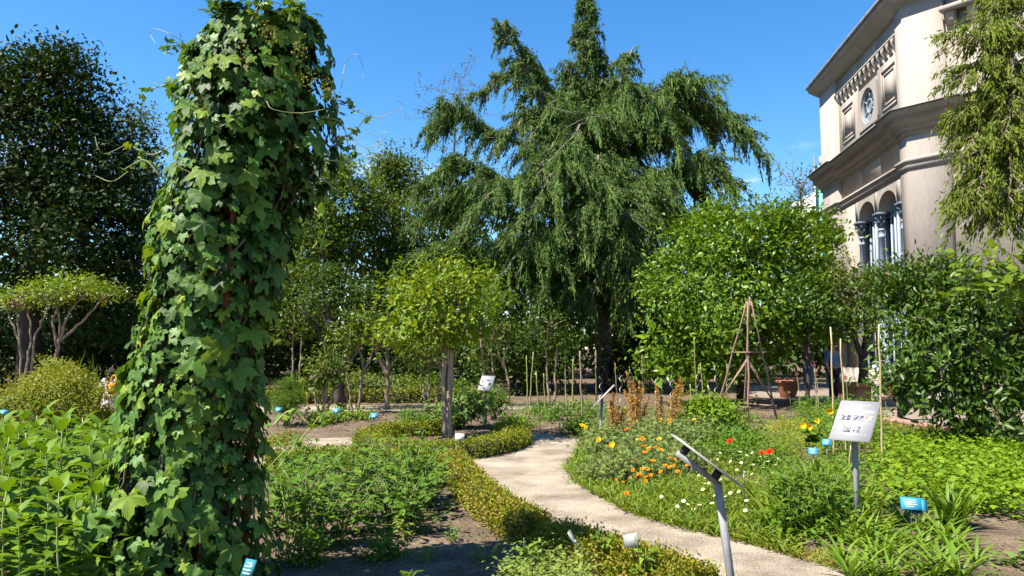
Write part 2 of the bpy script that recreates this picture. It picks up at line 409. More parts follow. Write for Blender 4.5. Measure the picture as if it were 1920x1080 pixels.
def scatter(T, P, D, Nn, S, W=1.0):
    tv, tf = T
    P = np.asarray(P, float); D = unit(D); X = unit(np.cross(D, Nn)); Z = np.cross(X, D)
    S = np.broadcast_to(np.asarray(S, float), (len(P),))
    W = np.broadcast_to(np.asarray(W, float), (len(P),))
    V = P[:, None] + S[:, None, None] * (tv[None, :, 0:1] * W[:, None, None] * X[:, None] + tv[None, :, 1:2] * D[:, None] + tv[None, :, 2:3] * Z[:, None])
    F = (tf[None] + (np.arange(len(P)) * len(tv))[:, None, None]).reshape(-1, tf.shape[1])
    return V.reshape(-1, 3), F
def rdir(n): return unit(rg.normal(0, 1, (n, 3)))
UP = np.array([0, 0, 1.0])

# leaf shapes: x width, y length, z lift
DIAM = (np.array([[0, 0, 0], [.27, .42, .05], [0, 1, -.08], [-.27, .42, .05]], float), np.array([[0, 1, 2], [0, 2, 3]]))
OV4 = (np.array([[0, 0, 0], [-.25, .45, .06], [0, .5, -.02], [.25, .45, .06], [0, 1, -.14]], float), np.array([[0, 2, 1], [0, 3, 2], [1, 2, 4], [2, 3, 4]]))
NEEDLE = (np.array([[0, 0, 0], [.14, .4, .02], [0, 1, 0], [-.14, .4, .02]], float), np.array([[0, 1, 2], [0, 2, 3]]))
OVATE = (np.array([[0, 0, 0], [-.24, .3, .06], [0, .33, 0], [.24, .3, .06], [-.2, .64, .02], [0, .66, -.05], [.2, .64, .02], [0, 1, -.2]], float),
         np.array([[0, 2, 1], [0, 3, 2], [1, 2, 5], [1, 5, 4], [2, 3, 6], [2, 6, 5], [4, 5, 7], [5, 6, 7]]))
ROUND = (np.array([[0, 0, 0], [-.3, .15, .03], [-.42, .5, .05], [-.25, .85, .0], [0, 1, -.08], [.25, .85, 0], [.42, .5, .05], [.3, .15, .03], [0, .5, -.03]], float),
         np.array([[8, (i + 1) % 8, i] for i in range(8)]))
def blade(w, n=6, curl=0.6, fold=0.15):
    v, f = [], []
    for i in range(n + 1):
        t = i / n
        ww = w * (math.sin(math.pi * min(1, 0.12 + 0.88 * t)) ** 0.7 if i < n else 0.02) * (1 - 0.15 * t)
        y = t * (1 - 0.35 * curl * t); z = -curl * 0.75 * t * t
        v += [[-ww, y, z + fold * ww], [0, y, z], [ww, y, z + fold * ww]]
    for i in range(n):
        a = i * 3
        f += [[a, a + 1, a + 4, a + 3], [a + 1, a + 2, a + 5, a + 4]]
    return np.array(v, float), np.array(f)
def lobed(nb, depth=0.4, rings=1, lob=((0, 1.0, 27), (52, .86, 24), (-52, .86, 24), (108, .62, 28), (-108, .62, 28))):
    th = np.linspace(-158, 158, nb)
    r = np.full(nb, depth)
    for a, l, w in lob:
        r = np.maximum(r, l * np.exp(-((th - a) / w) ** 2 * 0.9))
    r = r * np.where(np.arange(nb) % 2 == 0, 1.0, 0.90)
    ta = np.radians(th)
    V, F = [[0, 0, 0]], []
    mid = np.cos(np.radians(th) * 360 / 54.0)
    for k in range(1, rings + 1):
        q = k / rings
        for i in range(nb):
            V.append([math.sin(ta[i]) * r[i] * q, math.cos(ta[i]) * r[i] * q, -0.24 * (r[i] * q) ** 2 - 0.05 * q * mid[i]])
    for i in range(nb - 1):
        F.append([0, 2 + i, 1 + i])
        for k in range(1, rings):
            a, b = 1 + (k - 1) * nb + i, 1 + k * nb + i
            F.append([a, a + 1, b + 1]); F.append([a, b + 1, b])
    return np.array(V, float), np.array(F)
def leaf_mesh(name, T, mat, smooth=True):
    tv, tf = T
    ang = np.arctan2(tv[:, 0], tv[:, 1]) / math.radians(54)
    uvv = np.stack([ang, tv[:, 1]], 1)
    return make_mesh(name, tv, [tf], mat, smooth, [uvv[tf]])

# crowns
def lobes_of(c, r, k, f=0.45, low=-0.6):
    k = int(k * 1.6); f = f * .8
    out = [(np.asarray(c, float), np.asarray(r, float) * 0.7)]
    for i in range(k):
        d = rdir(1)[0]
        while d[2] < low: d = rdir(1)[0]
        s = f * rg.uniform(0.7, 1.25)
        out.append((np.asarray(c) + d * np.asarray(r) * (1 - s * 0.75), np.asarray(r) * s))
    return out
def crown(mb, lobes, ncl, per, size, T=DIAM, spread=None, droop=0.15, upn=0.7, shell=0.8, zmin=-9, W=1.0, tight=0.33, fill=1.2):
    w = np.array([(l[1][0] * l[1][1] * l[1][2]) ** (2 / 3) for l in lobes])
    idx = rg.choice(len(lobes), ncl, p=w / w.sum())
    C = np.array([l[0] for l in lobes])[idx]; Rr = np.array([l[1] for l in lobes])[idx]
    d = rdir(ncl); d[:, 2] = np.where(d[:, 2] < -0.5, -d[:, 2], d[:, 2])
    P = C + d * Rr * (shell + (1 - shell) * rg.random((ncl, 1)) ** 0.5)
    far_ = rg.random(ncl) < .14
    ln_ = np.linalg.norm(P - C, axis=1, keepdims=True)
    P = np.where(far_[:, None], P + unit(P - C) * np.minimum(ln_ * rg.uniform(.1, .38, (ncl, 1)), size * 2.2), P)
    P = P[P[:, 2] > zmin]
    cen = np.array([l[0] for l in lobes]).mean(0)
    O = unit(P - cen)
    sp = spread if spread else size * 1.9
    n = len(P)
    pos = np.repeat(P, per, 0) + rg.normal(0, 1, (n * per, 3)) * np.array([sp, sp, sp * 0.6])
    o = np.repeat(O, per, 0)
    D = o * 0.5 + rdir(n * per) * 0.9 + np.array([0, 0, -droop])
    Nn = UP * upn + o * 0.45 + rdir(n * per) * tight * 1.6
    mb.leaves(T, pos, D, Nn, size * rg.uniform(0.65, 1.25, n * per), W)
    if fill > 0:                          # oversized leaves added inside to block light and sky and darken the crown
        for c_, r_ in lobes:
            m = int(fill * 1.5 * (r_[0] * r_[1] * r_[2]) ** (2 / 3) / (size * 2.4) ** 2) + 2
            q = c_ + rdir(m) * r_ * (.1 + .5 * rg.random((m, 1)))
            q = q[q[:, 2] > zmin]
            if len(q): mb.leaves(DIAM, q - UP * size, rdir(len(q)), rdir(len(q)), size * rg.uniform(1.7, 2.8, len(q)), 1.2)
    return P
def limbs(mb, base, top, targets, r0, r1=0.015, n=6, start=0.35):
    base = np.asarray(base, float); top = np.asarray(top, float)
    tp = wob(np.linspace(base, top, 7), 0.03 * np.linalg.norm(top - base) * 0.35)
    mb.tube(tp, np.linspace(r0, r0 * 0.45, 7), 8)
    for q in targets:
        f = rg.uniform(start, 0.98); s = base + (top - base) * f
        s = np.array([np.interp(f * 6, range(7), tp[:, i]) for i in range(3)])
        m = (s + q) / 2 + np.array([0, 0, 0.12 * np.linalg.norm(q - s)])
        mb.tube(wob(bez(s, m, q, 6), 0.02), np.linspace(r0 * 0.42 * (1.1 - f * 0.5), r1, 6), 5)
def inpoly(x, y, P):
    c = np.zeros(len(x), bool); n = len(P)
    for i in range(n):
        x0, y0 = P[i][:2]; x1, y1 = P[(i + 1) % n][:2]
        if y0 == y1: continue
        c ^= ((y0 > y) != (y1 > y)) & (x < (x1 - x0) * (y - y0) / (y1 - y0) + x0)
    return c
def area(px, n, world=False):
    P = np.array([q if world else gnd(*q)[:2] for q in px], float)
    out = np.zeros((0, 2))
    lo, hi = P.min(0), P.max(0)
    while len(out) < n:
        q = rg.uniform(lo, hi, (n * 3, 2))
        out = np.concatenate([out, q[inpoly(q[:, 0], q[:, 1], P)]])
    return np.c_[out[:n], np.zeros(n)]
# ================================================================== ground and paths
def dens(P, n=160, jit=0.0):
    P = np.array(P, float)
    Q = np.concatenate([P, P[:1]])
    d = np.r_[0, np.cumsum(np.linalg.norm(np.diff(Q, axis=0), axis=1))]
    t = np.linspace(0, d[-1], n, endpoint=False)
    o = np.stack([np.interp(t, d, Q[:, 0]), np.interp(t, d, Q[:, 1])], 1)
    k = np.array([.25, .5, .25])
    for _ in range(2):
        o = (np.roll(o, 1, 0) + 2 * o + np.roll(o, -1, 0)) / 4
    return o + rg.normal(0, jit, o.shape)
PATH_MAIN = [gnd(*q)[:2] for q in [(2100, 1230), (1800, 1120), (1625, 1080), (1480, 1040), (1380, 1010), (1280, 987), (1190, 960), (1120, 927), (1078, 893), (1068, 872), (1082, 852), (1096, 836), (1088, 824), (1050, 815), (985, 811), (940, 812),
            (978, 822), (985, 836), (968, 846), (915, 856), (872, 862), (888, 880), (950, 925), (1045, 972), (1140, 1003), (1260, 1042), (1340, 1078), (1420, 1125), (1600, 1230)]]
PATH_SIDE = [gnd(*q)[:2] for q in [(900, 850), (860, 868), (690, 862), (540, 860), (420, 880), (300, 905), (180, 905), (330, 868), (470, 838), (560, 822), (690, 819), (720, 845), (800, 850)]]
PATH_FAR = [gnd(*q)[:2] for q in [(300, 776), (560, 772), (760, 770), (960, 768), (1150, 766), (1150, 758), (960, 758), (760, 759), (560, 761), (300, 766)]]
PAVE = [gnd(*q)[:2] for q in [(1400, 745), (1560, 752), (1655, 788), (1720, 800), (1800, 812), (2050, 830), (2050, 722), (1400, 722)]]
polys = [dens(PATH_MAIN, 260, 0.012), dens(PATH_SIDE, 140, 0.02), dens(PATH_FAR, 120, 0.03), dens(PAVE, 80, 0.0)]
def sdist(x, y):
    d = np.full(x.shape, 1e9)
    for P in polys:
        A = P; B = np.roll(P, -1, 0)
        for a, b in zip(A, B):
            ab = b - a; l = max(ab @ ab, 1e-9)
            t = np.clip(((x - a[0]) * ab[0] + (y - a[1]) * ab[1]) / l, 0, 1)
            d = np.minimum(d, np.hypot(x - a[0] - t * ab[0], y - a[1] - t * ab[1]))
    ins = np.zeros(x.shape, bool)
    for P in polys: ins |= inpoly(x, y, P)
    return np.where(ins, -d, d)
xs = np.concatenate([[-400, -150, -60, -30, -18], np.arange(-12, 14.01, 0.13), [18, 30, 60, 150, 400]])
ys = np.concatenate([[-150, -40, -8, 0], np.arange(2.5, 26, 0.13), [28, 32, 40, 60, 120, 300, 800]])
gx, gy = np.meshgrid(xs, ys)
fx, fy = gx.ravel(), gy.ravel()
near = (np.abs(fx) < 15) & (fy > 0) & (fy < 27)
sd = np.full(fx.shape, 1.0)
sd[near] = sdist(fx[near], fy[near])
def vnoise(x, y, s, seed):
    r = np.random.default_rng(seed).random((64, 64))
    u, v = x / s, y / s
    i, j = np.floor(u).astype(int), np.floor(v).astype(int)
    a, b = u - i, v - j
    a = a * a * (3 - 2 * a); b = b * b * (3 - 2 * b)
    g = lambda p, q: r[p % 64, q % 64]
    return (g(i, j) * (1 - a) + g(i + 1, j) * a) * (1 - b) + (g(i, j + 1) * (1 - a) + g(i + 1, j + 1) * a) * b
hn = vnoise(fx, fy, 0.7, 1) * 0.03 + vnoise(fx, fy, 0.25, 2) * 0.03 - 0.012
sm = np.clip(sd / 0.35, 0, 1)
hz = np.where(sd < -0.1, -0.035, np.where(sd < 0.02, -0.012, sm * (0.014 + hn) - (1 - sm) * 0.008))
hz[~near] = -0.03
nx, ny = len(xs), len(ys)
ii = (np.arange(ny - 1)[:, None] * nx + np.arange(nx - 1)[None]).ravel()
gm = make_mesh('ground', np.stack([fx, fy, hz], 1), [np.stack([ii, ii + 1, ii + nx + 1, ii + nx], 1)], 'soil', True)
tag(ob('ground', gm), 'dark brown garden soil of the planting beds', 'ground', kind='structure')
import bmesh
def sheet(name, P, z, mat, label):
    bm = bmesh.new()
    f = bm.faces.new([bm.verts.new((p[0], p[1], z)) for p in P])
    if f.normal.z < 0: f.normal_flip()
    bmesh.ops.triangulate(bm, faces=[f])
    me = bpy.data.meshes.new(name); bm.to_mesh(me); bm.free()
    me.materials.append(MATS[mat])
    return tag(ob(name, me), label, 'path', kind='structure')
sheet('path', polys[0], 0.0, 'gravel', 'pale sandy gravel path curving between the beds')
sheet('path', polys[1], -0.005, 'gravel', 'gravel side path crossing behind the hop column')
sheet('path', polys[2], 0.003, 'gravel', 'distant pale cross path in front of the trees')
sheet('pavement', polys[3], 0.004, 'paving', 'pinkish paved court in front of the pavilion')
# brick kerb of the court
ka, kb = gnd(1655, 790), gnd(1790, 812)
kroot = tag(ob('kerb', None, None, tuple(ka)), 'low reddish brick kerb along the court by the laurel bush', 'kerb', kind='structure')
kd = unit(kb - ka); kl = np.linalg.norm(kb - ka); kn = np.array([-kd[1], kd[0], 0])
nb_ = int(kl / 0.26)
kme = MB().box((0, 0, 0.05), (0.122, 0.06, 0.06)).mesh('brick', 'kerb_brick')
for i in range(nb_):
    o = ob('brick', kme, kroot, tuple(kd * (i + 0.5) * 0.26 + kn * rg.normal(0, .004)), (0, 0, math.atan2(kd[1], kd[0]) + rg.normal(0, .02)))

# ================================================================== the pavilion
A = np.array([13.7, 32.5]); B = np.array([12.72, 23.6])
Lw = float(np.linalg.norm(A - B)); w1 = (A - B) / Lw; n1 = np.array([-w1[1], w1[0]])
c45 = math.sqrt(.5)
w2 = np.array([c45 * -w1[0] - c45 * -w1[1], c45 * -w1[0] + c45 * -w1[1]])      # from B towards the viewer
n2 = np.array([w2[1], -w2[0]])
w0 = np.array([c45 * w1[0] + c45 * w1[1], -c45 * w1[0] + c45 * w1[1]])         # from A away
n0 = np.array([-w0[1], w0[0]])
def F1(s, d, z): return np.array([*(B + w1 * s + n1 * d), z])
def F2(s, d, z): return np.array([*(B + w2 * s + n2 * d), z])
def F0(s, d, z): return np.array([*(A + w0 * s + n0 * d), z])
pav = thing('pavilion', 'cream stucco octagonal pavilion with round window, moulded cornices and blue-grey columns', 'building', (*B, 0))
def prism(mb, plan, z0, z1):
    plan = np.array(plan)[:, :2]; k = len(plan)
    V = np.concatenate([np.c_[plan, np.full(k, z0)], np.c_[plan, np.full(k, z1)]])
    side = np.array([[i, (i + 1) % k, k + (i + 1) % k, k + i] for i in range(k)])
    mb.add(V, [side, np.array([list(range(k - 1, -1, -1)), list(range(k, 2 * k))])])
def wbox(F, s0, s1, d0, d1, z0, z1, mb=None):
    mb = mb or MB()
    prism(mb, [F(s0, d0, 0), F(s0, d1, 0), F(s1, d1, 0), F(s1, d0, 0)], z0, z1)
    return mb
SB0, SB1 = 0.6, 6.9
# corner and end pilasters
for q, plan in enumerate(([F1(SB0, 0, 0), F1(0, 0, 0), F2(1.2, 0, 0), F2(1.2, -.7, 0), F1(.3, -.75, 0), F1(SB0, -.75, 0)],
             [F0(1.6, 0, 0), F1(Lw, 0, 0), F1(SB1, 0, 0), F1(SB1, -.75, 0), F0(.3, -.75, 0), F0(1.6, -.75, 0)])):
    mb = MB(); prism(mb, plan, 0, 12.78)
    mb.build('pilaster', 'stucco_stain' if q else 'stucco', pav)
# core
cb = MB()
oct_ = [B + w2 * Lw, B, A]
cen8 = (A + B) / 2 - n1 * (Lw / 2 * (1 + math.sqrt(2)))
def inset(p, k=1.0): return cen8 + (np.array(p) - cen8) * k
rr8 = np.linalg.norm(A - cen8); a0 = math.atan2(*(A - cen8)[::-1]); sgn = 1 if ((A - cen8)[0] * (B - cen8)[1] - (A - cen8)[1] * (B - cen8)[0]) > 0 else -1
ring8 = [cen8 + rr8 * np.array([math.cos(a0 + sgn * i * math.pi / 4), math.sin(a0 + sgn * i * math.pi / 4)]) for i in range(8)]
prism(cb, [inset(p, 0.925) for p in ring8], 0, 12.9)
cb.build('inner_wall', 'iron_dark', pav)
# outer walls of the facets that face away
mb = MB()
for i in range(8):
    p, q = ring8[i], ring8[(i + 1) % 8]
    if i == 0: continue
    if np.linalg.norm(p - B) < .1:
        p = B + w2 * 1.2
    prism(mb, [inset(p, .985), inset(q, .985), inset(q, .93), inset(p, .93)], 0, 12.75)
mb.build('wall', 'stucco', pav)
# bay wall over the arches with round window opening
up = MB()
RB = -.14
ts0, ts1, tz0, tz1 = 2.62, 4.52, 9.78, 11.36
wbox(F1, SB0, ts0, -.72, RB, 7.5, 12.78, up); wbox(F1, ts1, SB1, -.72, RB, 7.5, 12.78, up)
wbox(F1, ts0, ts1, -.72, RB, 7.5, tz0, up); wbox(F1, ts0, ts1, -.72, RB, tz1, 12.78, up)
up.build('bay_wall', 'stucco', pav)
rc_s, rc_z, rr_ = (ts0 + ts1) / 2, (tz0 + tz1) / 2, 0.66
tl = MB(); nseg = 48
th = np.linspace(0, 2 * math.pi, nseg, endpoint=False) + math.pi / 4
hw, hh = (ts1 - ts0) / 2, (tz1 - tz0) / 2
def ringp(kind, d):
    o = []
    for a in th:
        c, s_ = math.cos(a), math.sin(a)
        if kind == 'sq':
            k = 1 / max(abs(c), abs(s_)); o.append(F1(rc_s + hw * c * k, d, rc_z + hh * s_ * k))
        else:
            o.append(F1(rc_s + kind * c, d, rc_z + kind * s_))
    return np.array(o)
def strip(mb, a, b):
    k = len(a); i = np.arange(k); j = (i + 1) % k
    mb.add(np.concatenate([a, b]), np.stack([i, j, k + j, k + i], 1))
strip(tl, ringp('sq', RB + .05), ringp(rr_, RB + .05)); strip(tl, ringp(rr_, RB + .05), ringp(rr_ * .98, -.3)); strip(tl, ringp('sq', RB - .1), ringp('sq', RB + .05))
tl.build('window_surround', 'stucco', pav)
rw = thing('round_window', None, None, (0, 0, 0)); rw.parent = pav
def frame_ring(r0, r1, d0, d1):
    m_ = MB(); strip(m_, ringp(r1, d0), ringp(r1, d1)); strip(m_, ringp(r1, d1), ringp(r0, d1)); strip(m_, ringp(r0, d1), ringp(r0, d0)); return m_
m_ = frame_ring(.58, .66, -.24, -.16)
m_.build('frame', 'iron_blue', rw); frame_ring(.22, .27, -.24, -.165).build('hub_ring', 'iron_blue', rw)
for k in range(6):
    a = k * math.pi / 3 + math.pi / 6
    c, s_ = math.cos(a), math.sin(a)
    MB().tube([F1(rc_s + .25 * c, -.2, rc_z + .25 * s_), F1(rc_s + .6 * c, -.2, rc_z + .6 * s_)], .025, 4).build('spoke', 'iron_blue', rw)
    a1 = a + math.pi / 3
    aa = np.linspace(a, a1, 8)
    pts = [F1(rc_s + .25 * math.cos(x), -.22, rc_z + .25 * math.sin(x)) for x in aa] + [F1(rc_s + .6 * math.cos(x), -.22, rc_z + .6 * math.sin(x)) for x in aa[::-1]]
    MB().add(pts, np.array([[i, i + 1, 14 - i, 15 - i] for i in range(7)])).build('pane', 'glass_pale' if k in (3, 4) else 'glass', rw)
MB().add([F1(rc_s + .23 * math.cos(x), -.22, rc_z + .23 * math.sin(x)) for x in np.linspace(0, 2 * math.pi, 16, endpoint=False)], np.array([list(range(16))])).build('pane', 'glass_pale', rw)
# moulded panels
for s0, s1 in ((.85, 2.2), (5.0, 6.4)):
    z0, z1 = 9.85, 11.3
    pf = MB()
    for k, (ins, dd) in enumerate(((0, .05), (.16, .035))):
        a0_, a1_, b0, b1 = s0 + ins, s1 - ins, z0 + ins, z1 - ins
        wd = .07
        wbox(F1, a0_, a0_ + wd, RB, RB + dd, b0, b1, pf); wbox(F1, a1_ - wd, a1_, RB, RB + dd, b0, b1, pf)
        wbox(F1, a0_ + wd, a1_ - wd, RB, RB + dd, b0, b0 + wd, pf); wbox(F1, a0_ + wd, a1_ - wd, RB, RB + dd, b1 - wd, b1, pf)
    wbox(F1, s0 + .3, s1 - .3, RB, RB + .03, z0 + .3, z1 - .3, pf)
    pf.build('panel_moulding', 'stucco', pav)
# corbel row
prof = [(0, .08), (.06, .12), (.09, .22), (.14, .3), (.17, .38), (.17, .5), (0, .5)]
def corbel(F, s, z0=11.5, wdt=.13, base=RB):
    V, k = [], len(prof)
    for sx in (s - wdt, s + wdt):
        V += [F(sx, base - .01 + o, z0 + z) for o, z in prof]
    side = np.array([[i, (i + 1) % k, k + (i + 1) % k, k + i] for i in range(k)])
    MB().add(V, [side, np.array([list(range(k)), list(range(2 * k - 1, k - 1, -1))])]).build('corbel', 'stucco', pav)
for s in np.arange(SB0 + .2, SB1 - .1, .44): corbel(F1, s)
wbox(F1, SB0 + .001, SB1 - .001, RB - .01, RB + .17, 12.0, 12.07).build('corbel_band', 'stucco', pav)
for s in np.arange(1.45, 5, .62): corbel(F2, s, 11.55, .14, -.1)
wbox(F2, 1.201, 5.2, -.12, .2, 12.05, 12.2).build('corbel_band', 'stucco_stain', pav)
# swept mouldings
plan = [F0(3.5, 0, 0), F0(0, 0, 0), F1(SB1, 0, 0), F1(SB1, RB, 0), F1(SB0, RB, 0), F1(SB0, 0, 0), F1(0, 0, 0), F2(1.2, 0, 0), F2(1.2, -.12, 0), F2(Lw, -.12, 0)]
plan = np.array(plan)[:, :2]
def offset(P, o):
    d = unit(np.diff(P, axis=0)); nn = np.stack([d[:, 1], -d[:, 0]], 1)
    if (nn[2] @ n1 if abs(nn[2] @ n1) > .5 else nn[1] @ n1) < 0: nn = -nn
    out = [P[0] + nn[0] * o]
    for i in range(1, len(P) - 1):
        b = nn[i - 1] + nn[i]; b = b / max(b @ b, .3) * 2
        out.append(P[i] + b * o)
    out.append(P[-1] + nn[-1] * o)
    return np.array(out)
def sweep(name, profile, mat, P=plan):
    V = []; k = len(P)
    for o, z in profile:
        V.append(np.c_[offset(P, o), np.full(k, z)])
    F = []
    for a in range(len(profile) - 1):
        for i in range(k - 1):
            F.append([a * k + i, a * k + i + 1, (a + 1) * k + i + 1, (a + 1) * k + i])
    MB().add(np.concatenate(V), np.array(F)).build(name, mat, pav)
sweep('cornice', [(-.02, 8.4), (.08, 8.41), (.08, 8.56), (.16, 8.58), (.17, 8.7), (.3, 8.76), (.36, 8.78), (.37, 8.98), (.46, 9.0), (.5, 9.1), (.52, 9.16)], 'cornice')
sweep('cornice_capping', [(.545, 9.163), (.6, 9.163), (.6, 9.2), (-.1, 9.32)], 'lead')
simple = np.array([F0(3.5, 0, 0), F0(0, 0, 0), F1(0, 0, 0), F2(Lw, 0, 0)])[:, :2]
sweep('eave', [(-.2, 12.7), (.05, 12.72), (.08, 12.8), (.3, 12.88), (.34, 12.95), (.42, 12.97), (.44, 13.12)], 'cornice', simple)
sweep('gutter', [(.43, 13.12), (.52, 13.13), (.54, 13.24), (.48, 13.25), (-.3, 13.45)], 'lead', simple)
sweep('string_course', [(-.02, 7.3), (.05, 7.31), (.07, 7.42), (.07, 7.5), (.13, 7.53), (.14, 7.62), (-.02, 7.68)], 'stucco')
sweep('plinth', [(.1, 0), (.1, .75), (.04, .82), (-.02, .83)], 'cornice')
rp8 = [inset(p, 1.035) for p in ring8]
V = [(*p, 13.3) for p in rp8] + [(*cen8, 16.2)]
MB().add(V, np.array([[i, (i + 1) % 8, 8] for i in range(8)])).build('roof', 'roof_tile', pav)
# arches on iron columns
cols_s = [5.2, 3.2, 1.2]
bays = [(5.32, 6.6, 'far')] if False else []
ar = MB()
def spandrel(s_lo, s_hi, zs, zt):
    n = 20
    c = (s_lo + s_hi) / 2; r = (s_hi - s_lo) / 2
    xs_ = np.linspace(s_lo, s_hi, n)
    zz = zs + 0.62 * np.sqrt(np.maximum(0, 1 - ((xs_ - c) / r) ** 2))
    for i in range(n - 1):
        f = [F1(xs_[i], RB, zz[i]), F1(xs_[i + 1], RB, zz[i + 1]), F1(xs_[i + 1], RB, zt), F1(xs_[i], RB, zt)]
        b = [F1(xs_[i], -.68, zz[i]), F1(xs_[i + 1], -.68, zz[i + 1])]
        ar.add(f, np.array([[0, 1, 2, 3]])); ar.add([f[0], f[1], b[1], b[0]], np.array([[0, 3, 2, 1]]))
spandrel(3.36, 5.04, 6.45, 7.5); spandrel(1.36, 3.04, 6.45, 7.5); spandrel(SB0 - .6, 1.04, 6.45, 7.5)
for cs in cols_s: wbox(F1, cs - .16, cs + .16, -.68, RB + .002, 6.45, 7.5, ar)
wbox(F1, 5.36, SB1, -.7, RB, 0, 7.5, ar)
ar.build('arch_wall', 'stucco', pav)
def lathe(mb, c, prof, n=14):
    V = []
    for r, z in prof:
        for k in range(n):
            a = 2 * math.pi * k / n
            V.append([c[0] + r * math.cos(a), c[1] + r * math.sin(a), c[2] + z])
    m_ = len(prof)
    F = [[i * n + k, i * n + (k + 1) % n, (i + 1) * n + (k + 1) % n, (i + 1) * n + k] for i in range(m_ - 1) for k in range(n)]
    mb.add(V, [np.array(F), np.array([list(range(n - 1, -1, -1)), [(m_ - 1) * n + k for k in range(n)]])])
    return mb
for cs in cols_s:
    c = F1(cs, -.3, 0)
    cr = thing('column', None, None, (0, 0, 0)); cr.parent = pav
    lathe(MB(), c, [(.16, 0), (.16, .5), (.12, .55), (.11, 3.5), (.1, 5.55), (.125, 5.57), (.125, 5.62), (.1, 5.64), (.1, 5.8), (.125, 5.82), (.125, 5.88)]).build('shaft', 'iron_blue', cr)
    cap = lathe(MB(), c, [(.1, 5.88), (.12, 6.05), (.17, 6.25), (.21, 6.34), (.22, 6.36)])
    cap.box(c + np.array([0, 0, 6.41]), (.23, .23, .045), np.array([[*w1, 0], [*n1, 0], [0, 0, 1]]).T)
    for k in range(12):
        a = 2 * math.pi * k / 12
        d = np.array([math.cos(a), math.sin(a), 0])
        zz = 6.1 if k % 2 else 6.24
        cap.tube([c + d * .11 + UP * (zz - .12), c + d * .16 + UP * zz, c + d * .22 + UP * (zz + .03), c + d * .21 + UP * (zz - .03)], [.04, .035, .028, .016], 5)
    cap.build('capital', 'iron_dark', cr)
# tall iron glazing behind the columns
gl = thing('glazing', None, None, (0, 0, 0)); gl.parent = pav
mull = np.arange(.35, 5.4, .345)
for i, s in enumerate(mull):
    wbox(F1, s - .03, s + .03, -.66, -.58 if i % 3 else -.54, .1, 7.3).build('mullion', 'iron_blue', gl)
for z in (2.6, 4.85, 6.35):
    wbox(F1, .3, 5.4, -.655, -.6, z - .05, z + .05).build('transom', 'iron_blue', gl)
for a_, b_ in zip(mull[:-1], mull[1:]):
    for z0, z1 in ((2.65, 4.8), (4.9, 6.3), (6.4, 7.2)):
        wbox(F1, a_ + .03, b_ - .03, -.67, -.63, z0, z1).build('pane', 'glass', gl)
for a_, b_ in ((.4, 1.7), (1.72, 3.0), (3.02, 4.2), (4.22, 5.3)):
    dr = thing('door', None, None, (0, 0, 0)); dr.parent = pav
    wbox(F1, a_, b_, -.62, -.5, .06, 2.5).build('leaf', 'door_blue', dr)
    for z0, z1 in ((.25, .95), (1.1, 2.35)):
        for h0, h1 in ((a_ + .08, (a_ + b_) / 2 - .05), ((a_ + b_) / 2 + .05, b_ - .08)):
            wbox(F1, h0, h1, -.51, -.485, z0, z1).build('panel' if z0 < 1 else 'pane', 'door_blue' if z0 < 1 else 'glass', dr)
# far block wrapped in green scaffold netting
fb = thing('distant_building', 'pale distant block wrapped in green scaffold netting beside the pavilion', 'building', (29.5, 70, 0))
MB().box((37, 75, 8.5), (7, 4, 8.5)).build('wall', 'far_wall', fb)
for k in range(7):
    MB().box((30.2 + k * 2.2, 70.85, 9.6), (1.05, .05, 9.5)).build('netting', 'net_green', fb)
for k in range(8):
    MB().tube([(29.1 + k * 2.2, 70.7, 0), (29.1 + k * 2.2, 70.7, 20.2)], .06, 5).build('scaffold_pole', 'steel', fb)
for k in range(3):
    MB().box((31.5 + k * 4, 71.2, 19.6 - k * .4), (1.6, .3, .5)).build('parapet', 'far_wall', fb)
# ================================================================== trees
def tree(name, label, base, lobes, ncl, per, size, mat, bark='bark_dark', r0=0.2, trunk_top=None, nlimb=14, T=DIAM, group=None, cat='tree', W=1.0, spread=None, shell=.8, zmin=.2, upn=.7):
    base = np.array([base[0], base[1], 0.0])
    t_ = thing(name, label, cat, base, group)
    mb = MB()
    P = crown(mb, lobes, ncl, per, size, T, W=W, spread=spread, shell=shell, zmin=zmin, upn=upn)
    top = trunk_top if trunk_top is not None else lobes[0][0]
    tk = MB()
    limbs(tk, base - UP * .05, top, P[rg.choice(len(P), min(nlimb, len(P)), replace=False)], r0)
    tk.build('trunk', bark, t_, True)
    mb.build('crown', mat, t_)
    return t_
def ctr(u, v, Y): return at(u, v, Y)
def sz(px, Y): return px / FPX * Y

# woodland closing the view behind everything
wd = MB()
for k in range(46):
    x = -46 + k * 1.55 + rg.normal(0, .6); y = rg.uniform(44, 52); h = rg.uniform(6.5, 9.5)
    if x > 9: h *= .55
    crown(wd, [(np.array([x, y, h * .5]), np.array([2.4, 2.0, h * .52]))], 30, 12, .6, fill=0, shell=.5, zmin=-.2)
for k in range(60):
    x = -48 + k * 1.1; crown(wd, [(np.array([x, 42 + rg.normal(0, .8), 1.2]), np.array([1.5, 1.0, 1.9]))], 30, 10, .5, fill=0, shell=.3, zmin=-.2, spread=.5)
tag(wd.build('woodland', 'wood_leaf'), 'dark distant woodland closing the garden behind the trees', 'woodland', kind='stuff')

